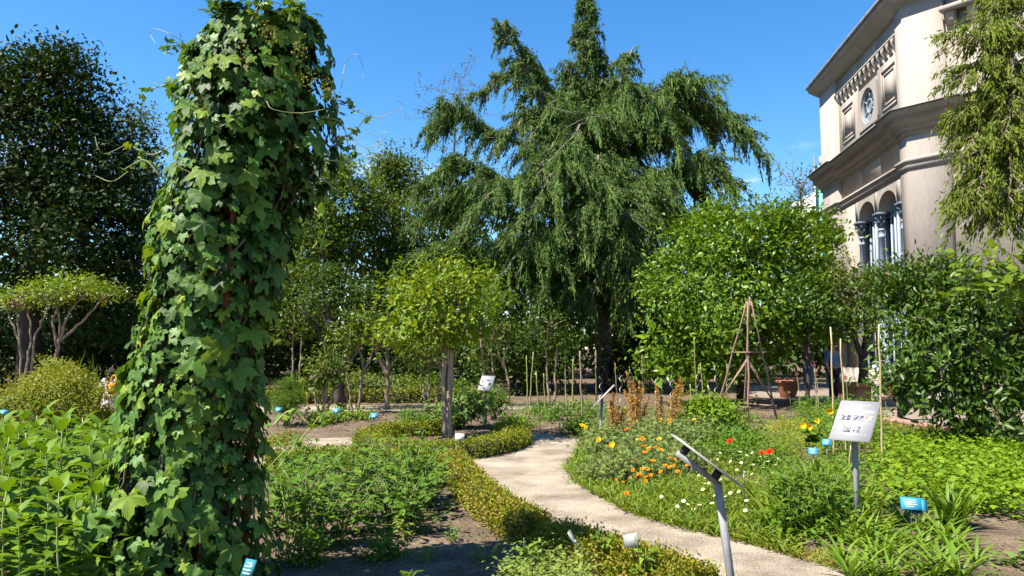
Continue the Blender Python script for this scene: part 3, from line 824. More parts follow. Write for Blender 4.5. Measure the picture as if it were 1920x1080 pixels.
# the dark trees on the left
c = ctr(70, 360, 22)
lb = [(ctr(110, 230, 22), np.array([1.7, 1.8, 2.2])), (ctr(60, 330, 22), np.array([2.6, 2.4, 2.6])), (ctr(190, 360, 22), np.array([1.5, 1.6, 2.1])), (ctr(30, 190, 22.5), np.array([1.5, 1.5, 1.5])),
      (ctr(150, 480, 21.5), np.array([2.2, 2.0, 2.4])), (ctr(0, 480, 22), np.array([2.6, 2.4, 2.6])), (ctr(220, 450, 22.5), np.array([1.1, 1.3, 1.9])), (ctr(-90, 300, 22), np.array([2.6, 2.6, 3.2])), (ctr(112, 135, 22), np.array([.75, .8, .95])), (ctr(215, 590, 22.5), np.array([1.4, 1.4, 1.6]))]
lb = lb + [x for l in lb for x in lobes_of(l[0], l[1], 4, .42)[1:]]
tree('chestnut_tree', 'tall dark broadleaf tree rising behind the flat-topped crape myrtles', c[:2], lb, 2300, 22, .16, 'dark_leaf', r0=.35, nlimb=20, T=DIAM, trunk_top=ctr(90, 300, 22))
lb = [(ctr(60, 640, 26), np.array([3.2, 2, 2.2])), (ctr(230, 640, 26), np.array([2.4, 2, 2.3])), (ctr(-120, 620, 26), np.array([3, 2, 2.8])), (ctr(380, 640, 27), np.array([2.6, 2, 2.4]))]
for i, l in enumerate(lb):
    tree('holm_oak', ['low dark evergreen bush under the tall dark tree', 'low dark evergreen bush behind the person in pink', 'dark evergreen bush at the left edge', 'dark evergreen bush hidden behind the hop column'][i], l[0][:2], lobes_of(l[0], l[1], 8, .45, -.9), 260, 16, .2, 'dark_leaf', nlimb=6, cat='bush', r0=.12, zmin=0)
# pale tree behind the dark one
lb = lobes_of(ctr(255, 330, 36), [1.5, 1.5, 3.3], 12, .35)
tree('pale_tree', 'sparse pale grey-green tree showing between the dark tree and hop column', ctr(255, 330, 36)[:2], lb, 260, 16, .16, 'grey_leaf', r0=.16, shell=.4, zmin=3)

# wood between hop column and cedar
specs = [  # name, label, u, v, Y, radii, clumps, leaf size, mat
    ('lime_tree', 'bright green tree just behind the hop column', 560, 520, 30, (2.0, 2.0, 4.2), 520, .17, 'oak_leaf'),
    ('lime_tree', 'yellow-green broadleaf tree beside the top of the hop column', 630, 430, 32, (1.9, 1.9, 3.0), 480, .17, 'lime_leaf'),
    ('holm_oak', 'dense dark green oak between the hop column and the cedar', 715, 470, 34, (2.1, 2.0, 3.4), 620, .15, 'oak_leaf'),
    ('oak_tree', 'loose pale oak whose top stands against the sky', 745, 350, 40, (1.5, 1.5, 2.2), 200, .2, 'oak_leaf'),
    ('oak_tree', 'mid green oak crown touching the tips of the cedar boughs', 815, 470, 38, (2.4, 2.0, 3.2), 420, .19, 'oak_leaf'),
    ('lime_tree', 'tall green tree hidden behind the hop column', 440, 480, 34, (3.2, 2.4, 4.6), 560, .2, 'wood_leaf'),
    ('oak_tree', 'green oak crown filling the gap behind the cedar trunk', 960, 560, 40, (3.4, 2.2, 3.6), 420, .2, 'wood_leaf'),
    ('oak_tree', 'dark green tree filling the gap between cedar and magnolia', 1240, 560, 40, (3.4, 2.2, 3.6), 420, .2, 'wood_leaf'),
    ('oak_tree', 'bushy green tree just behind the top of the magnolia', 1350, 470, 36, (2.2, 2, 2.2), 320, .18, 'wood_leaf'),
]
for nm, lab, u, v, Y, r, ncl, s, mt in specs:
    cc = ctr(u, v, Y)
    tree(nm, lab, cc[:2], lobes_of(cc, r, 16, .4, -.8), ncl, 20, s, mt, r0=.22, nlimb=12, zmin=.6)
# oak sprig tops
tree('oak_tree', 'slim oak leader poking above the wood near the cedar', ctr(738, 340, 39)[:2], [(ctr(738, 318, 39), np.array([.55, .6, .75])), (ctr(772, 345, 39), np.array([.7, .6, .5])), (ctr(715, 345, 39), np.array([.5, .5, .4])), (ctr(752, 372, 39), np.array([.9, .6, .6]))], 90, 16, .17, 'oak_leaf', r0=.1, nlimb=8, zmin=3, shell=.3)
def bare_tree(label, u, v, Y, spread, h, mat, nl=60):
    base = np.array([*ctr(u, v, Y)[:2], 0]); top = ctr(u, v, Y)
    t_ = thing('bare_tree', label, 'tree', base)
    tk, lf = MB(), MB()
    tk.tube(wob(np.linspace(base, top, 8), .08), np.linspace(.14, .03, 8), 6)
    tips = []
    for k in range(26):
        s = top - UP * rg.uniform(0, h)
        e = s + np.array([rg.normal(0, spread), rg.normal(0, spread), abs(rg.normal(0, spread)) * .9 + .2])
        pts = wob(bez(s, (s + e) / 2 + UP * .2, e, 6), .05); tk.tube(pts, np.linspace(.02, .008, 6), 4)
        for q in range(4):
            a = pts[rg.integers(2, 6)]; b_ = a + rdir(1)[0] * .6 + UP * .3
            tk.tube([a, (a + b_) / 2 + rdir(1)[0] * .06, b_], [.009, .007, .005], 4); tips.append(b_)
    tk.build('trunk', 'twig', t_)
    if nl:
        T_ = np.array(tips)[rg.integers(0, len(tips), nl)]
        P = np.repeat(T_, 6, 0) + rg.normal(0, .12, (nl * 6, 3))
        lf.leaves(DIAM, P, rdir(len(P)), UP + rdir(len(P)) * .6, .14 * rg.uniform(.7, 1.2, len(P)))
        lf.build('crown', mat, t_)
bare_tree('half-bare grey tree reaching up beside the left cedar boughs', 850, 175, 42, 1.1, 4.5, 'grey_leaf', 150)
bare_tree('thin half-bare tree between magnolia and pavilion', 1500, 345, 38, .6, 2.0, 'lime_leaf', 70)

# ------------------------------------------------------------------ the cedar
CY = 31.0
cb_ = np.array([*at(1138, 700, CY)[:2], 0.0])
cedar = thing('cedar_tree', 'huge weeping cedar with drooping boughs in the middle of the garden', 'tree', cb_)
wood, ndl = MB(), MB()
NP, ND, NS = [], [], []
SP, SD, SS = [], [], []
def spray(p, length, k, out):
    """hanging strand of needle tufts starting at p"""
    t_ = (np.arange(k) + rg.random(k) * .6) / k
    sway = rg.normal(0, .16, 3); sway[2] = -1
    d0 = unit(np.asarray(out) * .55 + sway)
    pos = p + d0 * (t_ * length)[:, None] + np.array([0, 0, -.25 * length]) * (t_ ** 2)[:, None] + rg.normal(0, .03, (k, 3))
    NP.append(pos); ND.append(d0 * 1.0 + rdir(k) * .6); NS.append(np.full(k, 1.0) * rg.uniform(.8, 1.2))
    SP.append(p); SD.append(d0 + np.array([0, 0, -.2])); SS.append(length * 1.15)
def bough(start, peak, tip, lat=1.2, r=.09, dens_=1.0, n=22, hang=.55):
    c_ = np.concatenate([bez(start, start * .35 + peak * .65 + UP * .5 * 0, peak, n // 2), bez(peak, peak + (peak - start) * .12 + UP * .12, tip, n // 2 + 1)[1:]])
    c_ = wob(c_, .05)
    wood.tube(c_, np.linspace(r, .015, len(c_)), 5)
    dirs = unit(np.gradient(c_, axis=0))
    L_ = np.linalg.norm(np.diff(c_, axis=0), axis=1).sum()
    m_ = max(6, int(L_ / .15 * dens_)); ph_ = rg.uniform(0, 6.28, 3)
    for q in range(m_):
        f = .12 + .88 * (q + rg.random()) / m_
        i = f * (len(c_) - 1); p = np.array([np.interp(i, range(len(c_)), c_[:, a]) for a in range(3)])
        d = dirs[min(int(i), len(dirs) - 1)]
        side = unit(np.cross(d, UP)) * (1 if rg.random() < .5 else -1)
        ll = lat * rg.uniform(.45, 1.1) * (0.35 + math.sin(math.pi * min(1, f * .9 + .05)) * .8)
        o = unit(side * .8 + d * .6 + UP * rg.uniform(-.05, .3))
        e = p + o * ll + UP * (-.55 * ll * rg.uniform(.1, 1.5))
        mpt = p + o * ll * .55 + UP * .08
        cc_ = bez(p, mpt, e, 5)
        wood.tube(cc_[::4], [.016, .006], 3)
        hv = max(.12, (.55 + .5 * math.sin(f * L_ * 2.6 + ph_[0]) + .35 * math.sin(f * L_ * 5.9 + ph_[1])) * (1.25 - .75 * f)); ll *= .75 + .35 * math.sin(f * L_ * 4.1 + ph_[2])
        ns_ = max(3, int(ll / .085))
        kk_ = max(6, int(ll / .021)); g2 = rg.random(kk_) * 4
        NP.append(np.stack([np.interp(g2, range(5), cc_[:, a]) for a in range(3)], 1) + rg.normal(0, .06, (kk_, 3)) * np.array([1, 1, .7])); ND.append(o * .55 + rdir(kk_) * .55 - UP * .5); NS.append(np.full(kk_, 1.0))
        for z in range(ns_):
            g = (z + rg.random()) / ns_ * 4
            s0 = np.array([np.interp(g, range(5), cc_[:, a]) for a in range(3)])
            spray(s0, hang * hv * rg.uniform(.5, 1.15), 5, o)
    spray(tip, .5, 8, dirs[-1])
tr_top = at(1098, -28, CY)
trunk_c = poly_curve([cb_ - UP * .1, at(1130, 600, CY), at(1118, 400, CY), at(1108, 250, CY), at(1100, 120, CY), tr_top], 26)
wood.tube(trunk_c, np.interp(np.linspace(0, 1, 26), [0, .05, .5, 1], [.48, .38, .24, .03]), 10)
def tpt(v):
    z = at(1110, v, CY)[2]
    return np.array([np.interp(z, trunk_c[:, 2], trunk_c[:, 0]), np.interp(z, trunk_c[:, 2], trunk_c[:, 1]), z])
# leader cone
for v in np.arange(-25, 215, 8.0):
    f = (v + 25) / 240
    for k in range(3 if v < 60 else 4):
        a = rg.uniform(0, 6.28); l = (.2 + 1.15 * f) * rg.uniform(.6, 1.2)
        s = tpt(v); o = np.array([math.cos(a), math.sin(a), 0])
        bough(s, s + o * l * .6 + UP * .12, s + o * l - UP * (.1 + .12 * l), lat=.16 + .26 * f, r=.03, n=10, hang=.16 + .12 * f, dens_=1.0)
# two upright side leaders
def leader(pts, w, step=.4, hang=.4):
    c_ = poly_curve(pts, 20); wood.tube(c_, np.linspace(.16, .03, 20), 7)
    Ls = np.r_[0, np.cumsum(np.linalg.norm(np.diff(c_, axis=0), axis=1))]
    for q in np.arange(.8, Ls[-1], step):
        p = np.array([np.interp(q, Ls, c_[:, a]) for a in range(3)]); f = 1 - q / Ls[-1]
        for k in range(3):
            a = rg.uniform(0, 6.28); l = (.3 + w * f ** .7) * rg.uniform(.6, 1.2); o = np.array([math.cos(a), math.sin(a), 0])
            bough(p, p + o * l * .6 + UP * .1, p + o * l - UP * .35 * l, lat=.22 + .36 * f, r=.03, n=10, hang=hang * .8)
leader([tpt(330), at(1035, 230, CY - 1), at(985, 130, CY - 1.6), at(938, 45, CY - 1.8)], 1.5)
leader([tpt(330), at(1145, 220, CY - .6), at(1172, 130, CY - 1), at(1188, 88, CY - 1)], 1.2)
B_ = lambda vs, pk, tp, lat=1.2, hang=.6: bough(tpt(vs), at(pk[0], pk[1], CY + pk[2]), at(tp[0], tp[1], CY + tp[2]), lat=lat * 1.45, hang=hang * 1.35, dens_=1.75 if abs(tp[2]) < 3 else 1.35)
B_(300, (1260, 168, -1.5), (1440, 292, -2.0), lat=1.5, hang=.75)
B_(330, (1300, 215, -.5), (1405, 250, .5), lat=1.2, hang=.6)
B_(380, (1290, 300, -2.0), (1378, 345, -2.4), lat=1.3)
B_(360, (1210, 185, -3.0), (1310, 330, -4.2), lat=1.4, hang=.8)
B_(350, (880, 218, -.6), (806, 252, -.8), lat=1.2, hang=.6)
B_(320, (1010, 130, .5), (880, 185, .8), lat=1.0, hang=.5)
B_(420, (890, 312, -1.4), (784, 352, -1.8), lat=1.3)
B_(470, (900, 372, -.6), (770, 418, -.6), lat=1.3)
B_(470, (960, 350, -3.4), (850, 440, -4.2), lat=1.3)
B_(540, (880, 462, -1.8), (752, 505, -2.0), lat=1.2, hang=.5)
B_(560, (900, 480, .4), (790, 470, 1.0), lat=1.2)
B_(420, (1060, 318, -4.0), (948, 452, -5.2), lat=1.4, hang=.75)
B_(330, (1110, 225, -3.0), (1005, 330, -4.6), lat=1.3, hang=.7)
B_(400, (1180, 350, -4.2), (1080, 400, -5.6), lat=1.4, hang=.8)
B_(430, (1170, 395, -5.0), (1175, 615, -5.8), lat=.8, hang=.6)
B_(470, (1150, 430, -4.6), (1215, 560, -5.4), lat=1.0, hang=.7)
B_(450, (1235, 395, -3.0), (1300, 470, -3.4), lat=1.2, hang=.7)
B_(420, (1270, 340, -1), (1345, 400, -1.2), lat=1.1)
B_(520, (1010, 450, -4.4), (905, 560, -5.2), lat=1.2, hang=.8)
B_(560, (1070, 530, -3.8), (1030, 640, -4.8), lat=.8, hang=.45)
B_(500, (1080, 430, -4.5), (1010, 560, -5.2), lat=1.2, hang=.8)
B_(480, (1120, 470, -4.2), (1110, 580, -5.0), lat=1.1, hang=.7)
B_(520, (1000, 470, -3), (920, 600, -3.6), lat=1.1, hang=.8)
B_(540, (1200, 480, -3.4), (1250, 610, -4), lat=1.0, hang=.8)
B_(560, (1090, 520, -3), (1075, 620, -3.6), lat=.9, hang=.7)
for (vs_, pk, tp) in [(290, (1000, 215, -1.4), (925, 290, -2.2)), (280, (1050, 190, -2.0), (985, 275, -3.0)), (290, (1165, 195, -1.6), (1235, 265, -2.4)), (330, (1050, 270, -3.0), (985, 350, -4.2)), (320, (1215, 225, -2.6), (1290, 320, -3.4)), (420, (1215, 320, -3.6), (1255, 420, -4.4)), (400, (1120, 300, -4.0), (1135, 420, -5.2)), (300, (1130, 170, .6), (1210, 215, .8)), (300, (1080, 160, .8), (1010, 205, 1.2))]:
    B_(vs_, pk, tp, lat=.85, hang=.6)
for k in range(18):                       # the rest of the crown all round
    vs_ = rg.uniform(250, 590); s = tpt(vs_)
    a = rg.uniform(0, 6.28); l = np.interp(vs_, [250, 330, 450, 590], [3.2, 5.0, 6.2, 6.4]) * rg.uniform(.35, .6)
    o = np.array([math.cos(a), math.sin(a) * .95, 0])
    bough(s, s + o * l * .62 + UP * rg.uniform(.4, 1.3), s + o * l + UP * rg.uniform(-1.6, -.3), lat=1.2, hang=.75, dens_=.6 if o[1] > .3 else 1.0)
n_ = 900; zq = np.interp(rg.random(n_), [0, 1], [at(0, 590, CY)[2], at(0, 230, CY)[2]]); rq = np.interp(zq, [at(0, 590, CY)[2], at(0, 230, CY)[2]], [2.6, .7]) * np.sqrt(rg.random(n_)); aq = rg.uniform(0, 6.28, n_)
ax_ = np.stack([np.interp(zq, trunk_c[:, 2], trunk_c[:, 0]), np.interp(zq, trunk_c[:, 2], trunk_c[:, 1])], 1)
ndl.leaves(DIAM, np.c_[ax_ + np.c_[np.cos(aq), np.sin(aq)] * rq[:, None], zq], rdir(n_) - UP * .6, rdir(n_), rg.uniform(.4, .8, n_), 1.0)   # oversized leaves added as occluders to darken the gaps between boughs
NPc, NDc, NSc = np.concatenate(NP), np.concatenate(ND), np.concatenate(NS)
ndl.leaves(NEEDLE, np.array(SP), np.array(SD), rdir(len(SP)), np.array(SS), .034 / np.array(SS) / .14)
ndl.leaves(NEEDLE, NPc, NDc, rdir(len(NPc)), (.155 * NSc) * rg.uniform(.7, 1.25, len(NPc)), .95)
wood.build('trunk', 'bark_cedar', cedar, True)
ndl.build('crown', 'cedar_leaf', cedar)

# ------------------------------------------------------------------ weeping cypress at the right edge
QY = 17.0
qb = np.array([*at(2000, 600, QY)[:2], 0.0])
cyp = thing('cypress_tree', 'weeping yellow-green cypress hanging in front of the pavilion at the right edge', 'tree', qb)
wood, ndl = MB(), MB(); NP, ND, NS = [], [], []; SP, SD, SS = [], [], []
qtop = at(1965, -160, QY)
wood.tube(wob(np.linspace(qb, qtop, 10), .05), np.linspace(.26, .06, 10), 8)
for (u0, v0, u1, v1, u2, v2, dz) in [(1940, 10, 1880, 10, 1845, 70, -.3), (1940, 60, 1850, 70, 1775, 60, -.4), (1940, 110, 1850, 120, 1800, 150, -.6), (1950, 140, 1870, 160, 1815, 230, -.2), (1950, 190, 1860, 190, 1800, 215, -.5),
        (1950, 240, 1860, 230, 1800, 300, -.6), (1950, 290, 1870, 270, 1830, 380, -.8), (1950, 330, 1860, 320, 1790, 390, -.4), (1950, 360, 1860, 370, 1768, 395, -.5), (1960, 320, 1900, 310, 1870, 420, -1.0), (1960, 250, 1910, 240, 1890, 380, -1.2),
        (1960, 180, 1910, 150, 1880, 260, -1.1), (1960, 80, 1910, 60, 1885, 160, -1.0), (1960, 30, 1900, -30, 1860, 20, -.6), (1960, 380, 1920, 370, 1900, 440, -1.0), (1960, 130, 1900, 120, 1850, 200, .6), (1960, 300, 1900, 290, 1850, 330, .6), (1960, 220, 1900, 220, 1840, 280, .8), (1960, 10, 1930, -40, 1905, 60, -1), (1960, 400, 1900, 385, 1830, 415, 0)]:
    s = at(u0, v0, QY); pk = at(u1, v1, QY + dz * .6); tp = at(u2, v2, QY + dz)
    bough(s, pk, tp, lat=.8, r=.04, n=12, hang=.55, dens_=2.1)
NPc, NDc, NSc = np.concatenate(NP), np.concatenate(ND), np.concatenate(NS)
ndl.leaves(NEEDLE, np.array(SP), np.array(SD), rdir(len(SP)), np.array(SS), .028 / np.array(SS) / .14)
ndl.leaves(NEEDLE, NPc, NDc * np.array([1, 1, 1.3]), rdir(len(NPc)), .12 * NSc * rg.uniform(.7, 1.25, len(NPc)), .95)
wood.build('trunk', 'twig', cyp, True); ndl.build('crown', 'cypress_leaf', cyp)

# ------------------------------------------------------------------ big evergreens on the right
mc = [(ctr(1400, 460, 21.5), (1.3, 1.5, 1.25)), (ctr(1310, 500, 21), (1.1, 1.4, 1.2)), (ctr(1490, 480, 21.5), (1.2, 1.4, 1.3)), (ctr(1265, 590, 20.5), (.85, 1.2, 1.2)), (ctr(1265, 680, 20.5), (.95, 1.2, .9)), (ctr(1350, 620, 20), (1.1, 1.4, 1.4)), (ctr(1440, 600, 20.3), (1.2, 1.4, 1.4)), (ctr(1510, 610, 21), (.95, 1.3, 1.6)), (ctr(1345, 690, 20), (1.1, 1.2, .8)),
      (ctr(1440, 415, 22), (.8, 1, .7)), (ctr(1365, 415, 22.5), (.7, 1, .7)), (ctr(1535, 500, 22), (.6, 1, 1.2)), (ctr(1420, 690, 20.6), (1.1, 1.2, .8)), (ctr(1240, 540, 21), (.6, .9, .7)), (ctr(1510, 425, 22.5), (.7, .8, .5)), (ctr(1295, 440, 22), (.7, .8, .5)), (ctr(1450, 510, 21.2), (1.2, 1.3, 1.1)), (ctr(1380, 540, 21), (1.2, 1.3, 1.1)), (ctr(1490, 550, 21), (1, 1.2, .9)), (ctr(1235, 690, 20.6), (.6, .9, .6)), (ctr(1545, 600, 21.5), (.55, .9, 1.0)), (ctr(1330, 400, 22.4), (.5, .6, .4)), (ctr(1550, 440, 23), (.5, .7, .45))]
lb = [(a, np.array(b, float) * .8) for a, b in mc] + [x for a, b in mc for x in lobes_of(a, np.array(b), 9, .36, -.4)[1:]]
tree('magnolia_bush', 'large bright green glossy evergreen bush behind the wooden obelisk', ctr(1390, 700, 21.5)[:2], lb, 1500, 15, .16, 'magnolia_leaf', bark='bark_dark', r0=.16, nlimb=20, T=OV4, zmin=.25, cat='bush', W=.9)
mc = [(ctr(1780, 560, 12.4), (.9, .9, .75)), (ctr(1700, 600, 12.6), (.55, .7, .8)), (ctr(1860, 620, 12), (.9, .9, .9)), (ctr(1780, 690, 11.8), (.95, .9, .85)), (ctr(1900, 740, 11.8), (.7, .8, .7)), (ctr(1830, 790, 11.6), (.7, .7, .45)), (ctr(1720, 730, 12), (.55, .6, .5)), (ctr(1960, 640, 12.4), (.9, .9, 1.2)), (ctr(1690, 540, 13), (.4, .5, .45))]
lb = [(a, np.array(b, float) * .8) for a, b in mc] + [x for a, b in mc for x in lobes_of(a, np.array(b), 7, .38, -.6)[1:]]
tree('laurel_bush', 'dark glossy laurel bush at the right edge in front of the pavilion', ctr(1840, 835, 12)[:2], lb, 1000, 13, .13, 'laurel_leaf', r0=.12, nlimb=26, T=OV4, zmin=.1, cat='bush', W=.8, bark='twig')
cc = ctr(1512, 590, 19.6)  # added dark bush standing in for the magnolia's own shaded side
tree('laurel_bush', 'dark glossy bush added as shade on the right side of the magnolia', cc[:2], lobes_of(cc, (.75, .8, .95), 8, .42, -.6), 190, 14, .13, 'laurel_leaf', r0=.07, nlimb=8, T=OV4, zmin=1.0, cat='bush')
# potted citrus tree by the door
cc = [(ctr(1570, 545, 20.5), (.75, .8, .8)), (ctr(1630, 560, 20.5), (.75, .8, .75)), (ctr(1600, 600, 20.2), (.8, .7, .45)), (ctr(1560, 620, 20.5), (.5, .5, .5)), (ctr(1650, 530, 20.8), (.6, .6, .5))]
lb = [(a, np.array(b, float) * .75) for a, b in cc] + [x for a, b in cc for x in lobes_of(a, np.array(b), 5, .4, -.4)[1:]]
cit = thing('citrus_tree', 'small citrus tree with forked trunk growing from the square terracotta planter', 'tree', (*ctr(1616, 700, 20.5)[:2], .5))
mb = MB(); P = crown(mb, lb, 420, 14, .11, OV4, W=.75, zmin=1.9); tk = MB()
b0 = np.array([*ctr(1616, 700, 20.5)[:2], .5]); fk = ctr(1618, 668, 20.5)
tk.tube([b0, (b0 + fk) / 2 + np.array([.03, 0, 0]), fk], [.15, .13, .12], 8)
for q in (ctr(1600, 620, 20.5), ctr(1634, 630, 20.4), ctr(1625, 590, 20.8)):
    pp = bez(fk, (fk + q) / 2 + np.array([.05 if q[0] > fk[0] else -.05, 0, -.1]), q, 6); tk.tube(pp, np.linspace(.1, .05, 6), 6)
    for z in P[rg.choice(len(P), 6)]: tk.tube(bez(q, (q + z) / 2 + UP * .1, z, 4), [.035, .025, .015, .008], 4)
tk.build('trunk', 'bark_dark', cit, True); mb.build('crown', 'citrus_leaf', cit)
# arching climber over the laurel
cl = thing('climbing_shrub', 'arching climber with large light green leaves over the laurel bush', 'shrub', (*ctr(1900, 850, 9.5)[:2], 0))
tk, lf = MB(), MB(); lm = leaf_mesh('leaf', ROUND, 'climber_leaf')
nlf = 0
for k in range(26):
    s = ctr(rg.uniform(1850, 2000), rg.uniform(560, 640), 9.5); e = ctr(rg.uniform(1730, 1960), rg.uniform(440, 560), 9.2 + rg.normal(0, .4))
    pts = wob(bez(s, (s + e) / 2 + UP * rg.uniform(.15, .45), e, 9), .02); tk.tube(pts, np.linspace(.012, .004, 9), 4)
    for q in np.linspace(1.5, 8, 11):
        p = np.array([np.interp(q, range(9), pts[:, a]) for a in range(3)])
        d = unit(rdir(1)[0] + np.array([-.3, -.2, -.25])); nn = unit(UP + rdir(1)[0] * .7 + np.array([-.2, -.3, 0])); x = unit(np.cross(d, nn)); z = np.cross(x, d)
        o = ob('leaf', lm, cl); s_ = rg.uniform(.075, .13); nlf += 1
        o.matrix_local = Matrix(np.vstack([np.c_[np.stack([x, d, z], 1) * s_, p - np.array(cl.location)], [0, 0, 0, 1]]).tolist())
tk.build('stems', 'stem_green', cl)

# ------------------------------------------------------------------ crape myrtles
def myrtle(label, base, stems, lobes, ncl, size, mat, r0=.05, per=13, T=OV4, name='crape_myrtle', group=None, zmin=.3, nl=7):
    """stems: list of polylines (world) from the base"""
    t_ = thing(name, label, 'tree', (base[0], base[1], 0), group)
    tk, lf = MB(), MB()
    P = crown(lf, lobes, ncl, per, size, T, W=.85, zmin=zmin)
    for st in stems:
        c_ = poly_curve(st, 12); c_[1:-1] += rg.normal(0, .012, c_[1:-1].shape)
        tk.tube(c_, np.linspace(r0, r0 * .55, 12), 7)
        dd = np.linalg.norm(P - c_[-1], axis=1); near_ = P[np.argsort(dd)[:60]]
        for z in near_[rg.choice(len(near_), min(nl, len(near_)), replace=False)]:
            tk.tube(wob(bez(c_[-1], (c_[-1] + z) / 2 + UP * .06, z, 5), .012), np.linspace(r0 * .5, .006, 5), 5)
    tk.build('trunk', 'bark_myrtle', t_, True); lf.build('crown', mat, t_)
    return t_
def pxs(Y, *q): return [at(u, v, Y + (dy[0] if dy else 0)) for u, v, *dy in q]
# the clipped round one in the middle
b0 = gnd(835, 825); Y0 = b0[1]
mc = [(at(825, 560, Y0), (.78, .85, .46)), (at(768, 600, Y0), (.45, .55, .3)), (at(885, 590, Y0), (.4, .5, .34)), (at(830, 518, Y0), (.5, .6, .28)), (at(742, 632, Y0 - .2), (.26, .35, .17)), (at(795, 618, Y0 - .3), (.36, .5, .24)), (at(862, 612, Y0 - .2), (.36, .5, .26)), (at(835, 640, Y0), (.26, .3, .2)), (at(780, 545, Y0 + .2), (.4, .5, .3)), (at(875, 540, Y0 + .1), (.36, .5, .28))]
lb = [(a, np.array(b)) for a, b in mc] + [x for a, b in mc for x in lobes_of(a, np.array(b), 4, .4)[1:]]
myrtle('round-headed crape myrtle with several pale trunks in the clipped hedge ring', b0,
       [[b0 - UP * .03, *pxs(Y0, (833, 740), (830, 660), (808, 590))], [b0 + np.array([.03, .04, -.03]), *pxs(Y0, (839, 760), (842, 680), (836, 590))], [b0 + np.array([.07, 0, -.03]), *pxs(Y0, (845, 740), (847, 660), (868, 590))], [b0 + np.array([-.01, .1, -.03]), *pxs(Y0 + .1, (838, 750), (838, 670), (850, 570))]],
       lb, 250, .115, 'myrtle_leaf', r0=.05, per=14, zmin=1.55)
# two flat-topped ones on the left
Y1 = 15.0
mc = [(at(60, 558, Y1), (.55, .7, .12)), (at(120, 550, Y1), (.5, .7, .12)), (at(10, 565, Y1), (.4, .5, .1)), (at(95, 536, Y1), (.35, .4, .1)), (at(-30, 568, Y1), (.35, .4, .1))]
myrtle('flat-topped crape myrtle with thin spreading stems, nearer the left edge', (at(48, 720, Y1)[0], Y1), [pxs(Y1, (48, 760), (40, 700), (35, 620), (28, 580)), pxs(Y1, (44, 715), (58, 640), (52, 580)), pxs(Y1, (52, 770), (62, 650), (80, 600), (100, 562)), pxs(Y1, (35, 640), (20, 600), (8, 575))], [(a, np.array(b)) for a, b in mc], 120, .085, 'myrtle_leaf', r0=.026, zmin=2, nl=9)
mc = [(at(165, 545, Y1 + .5), (.5, .6, .12)), (at(110, 545, Y1 + .6), (.5, .6, .12)), (at(200, 552, Y1 + .5), (.3, .4, .1)), (at(140, 528, Y1 + .5), (.35, .4, .1))]
myrtle('flat-topped crape myrtle with a forked trunk behind the yellow-green bush', (at(100, 720, Y1 + .5)[0], Y1 + .5), [pxs(Y1 + .5, (98, 760), (108, 655), (112, 605), (105, 575)), pxs(Y1 + .5, (106, 665), (125, 595), (150, 562)), pxs(Y1 + .5, (112, 640), (155, 600), (188, 565)), pxs(Y1 + .5, (106, 650), (100, 600), (110, 570))], [(a, np.array(b)) for a, b in mc], 120, .085, 'myrtle_leaf', r0=.03, zmin=2, nl=9)
# the row of slender ones beyond the far path
row = [  # label, base(u,v), stems, lobes(u,v,rx,rz), clumps, mat
    ('slender crape myrtle with two straight reddish trunks beside the hop column', (562, 752), [[(562, 752), (563, 690), (566, 620)], [(549, 752), (549, 690), (548, 620)]], [(560, 560, 1.0, 1.1), (530, 620, .8, .9), (590, 610, .6, .8), (555, 500, .7, .6)], 260, 'myrtle_olive'),
    ('low multi-stemmed crape myrtle on bare soil near the feathery fennel', (606, 786), [[(604, 786), (590, 740), (582, 710)], [(606, 786), (606, 740), (604, 705)], [(608, 786), (622, 745), (630, 712)], [(607, 786), (612, 730), (615, 700)]], [(605, 695, .42, .25), (585, 712, .22, .16), (632, 708, .25, .2), (615, 680, .25, .16)], 120, 'myrtle_olive'),
    ('young crape myrtle leaning at the edge of the far path', (672, 778), [[(672, 778), (677, 720), (680, 690), (672, 650)], [(662, 778), (655, 735), (650, 700)], [(678, 700), (695, 670), (700, 640)]], [(670, 640, .6, .5), (640, 640, .4, .35), (700, 620, .4, .4), (668, 605, .4, .3)], 200, 'myrtle_olive'),
    ('crape myrtle with one sturdy brown trunk beside the far path', (727, 767), [[(727, 767), (727, 710), (726, 660)], [(727, 705), (715, 680), (705, 660)]], [(728, 600, .6, .6), (700, 570, .5, .5), (745, 570, .5, .5), (715, 540, .5, .3)], 200, 'wood_leaf'),
    ('small crape myrtle with forking stems behind the round-headed one', (802, 772), [[(800, 772), (792, 720), (786, 690)], [(803, 772), (805, 725), (806, 690)], [(815, 775), (822, 730), (825, 690)]], [(795, 670, .45, .45), (820, 660, .4, .5), (780, 640, .4, .3)], 170, 'myrtle_olive'),
    ('leggy crape myrtle showing behind the small white notice', (955, 762), [[(907, 760), (906, 700), (903, 640), (900, 590)], [(955, 762), (952, 710), (945, 680), (955, 640)], [(925, 760), (924, 690), (918, 640)], [(945, 690), (935, 660), (930, 620)]], [(910, 610, .6, .5), (950, 620, .6, .5), (935, 570, .7, .5), (900, 660, .3, .35)], 200, 'myrtle_olive'),
    ('pair of pale twisting myrtle stems left of the cedar trunk', (1035, 764), [[(1030, 764), (1027, 710), (1023, 660), (1026, 620)], [(1040, 764), (1041, 700), (1044, 660), (1040, 610)]], [(1030, 610, .6, .5), (1050, 640, .4, .3), (1010, 640, .4, .35)], 110, 'wood_leaf'),
    ('thin pale-stemmed tree half hidden by the hop column', (488, 750), [[(488, 750), (488, 690), (490, 620)], [(494, 750), (493, 690), (492, 620)]], [(495, 590, .7, .9), (510, 540, .6, .6)], 150, 'myrtle_leaf'),
]
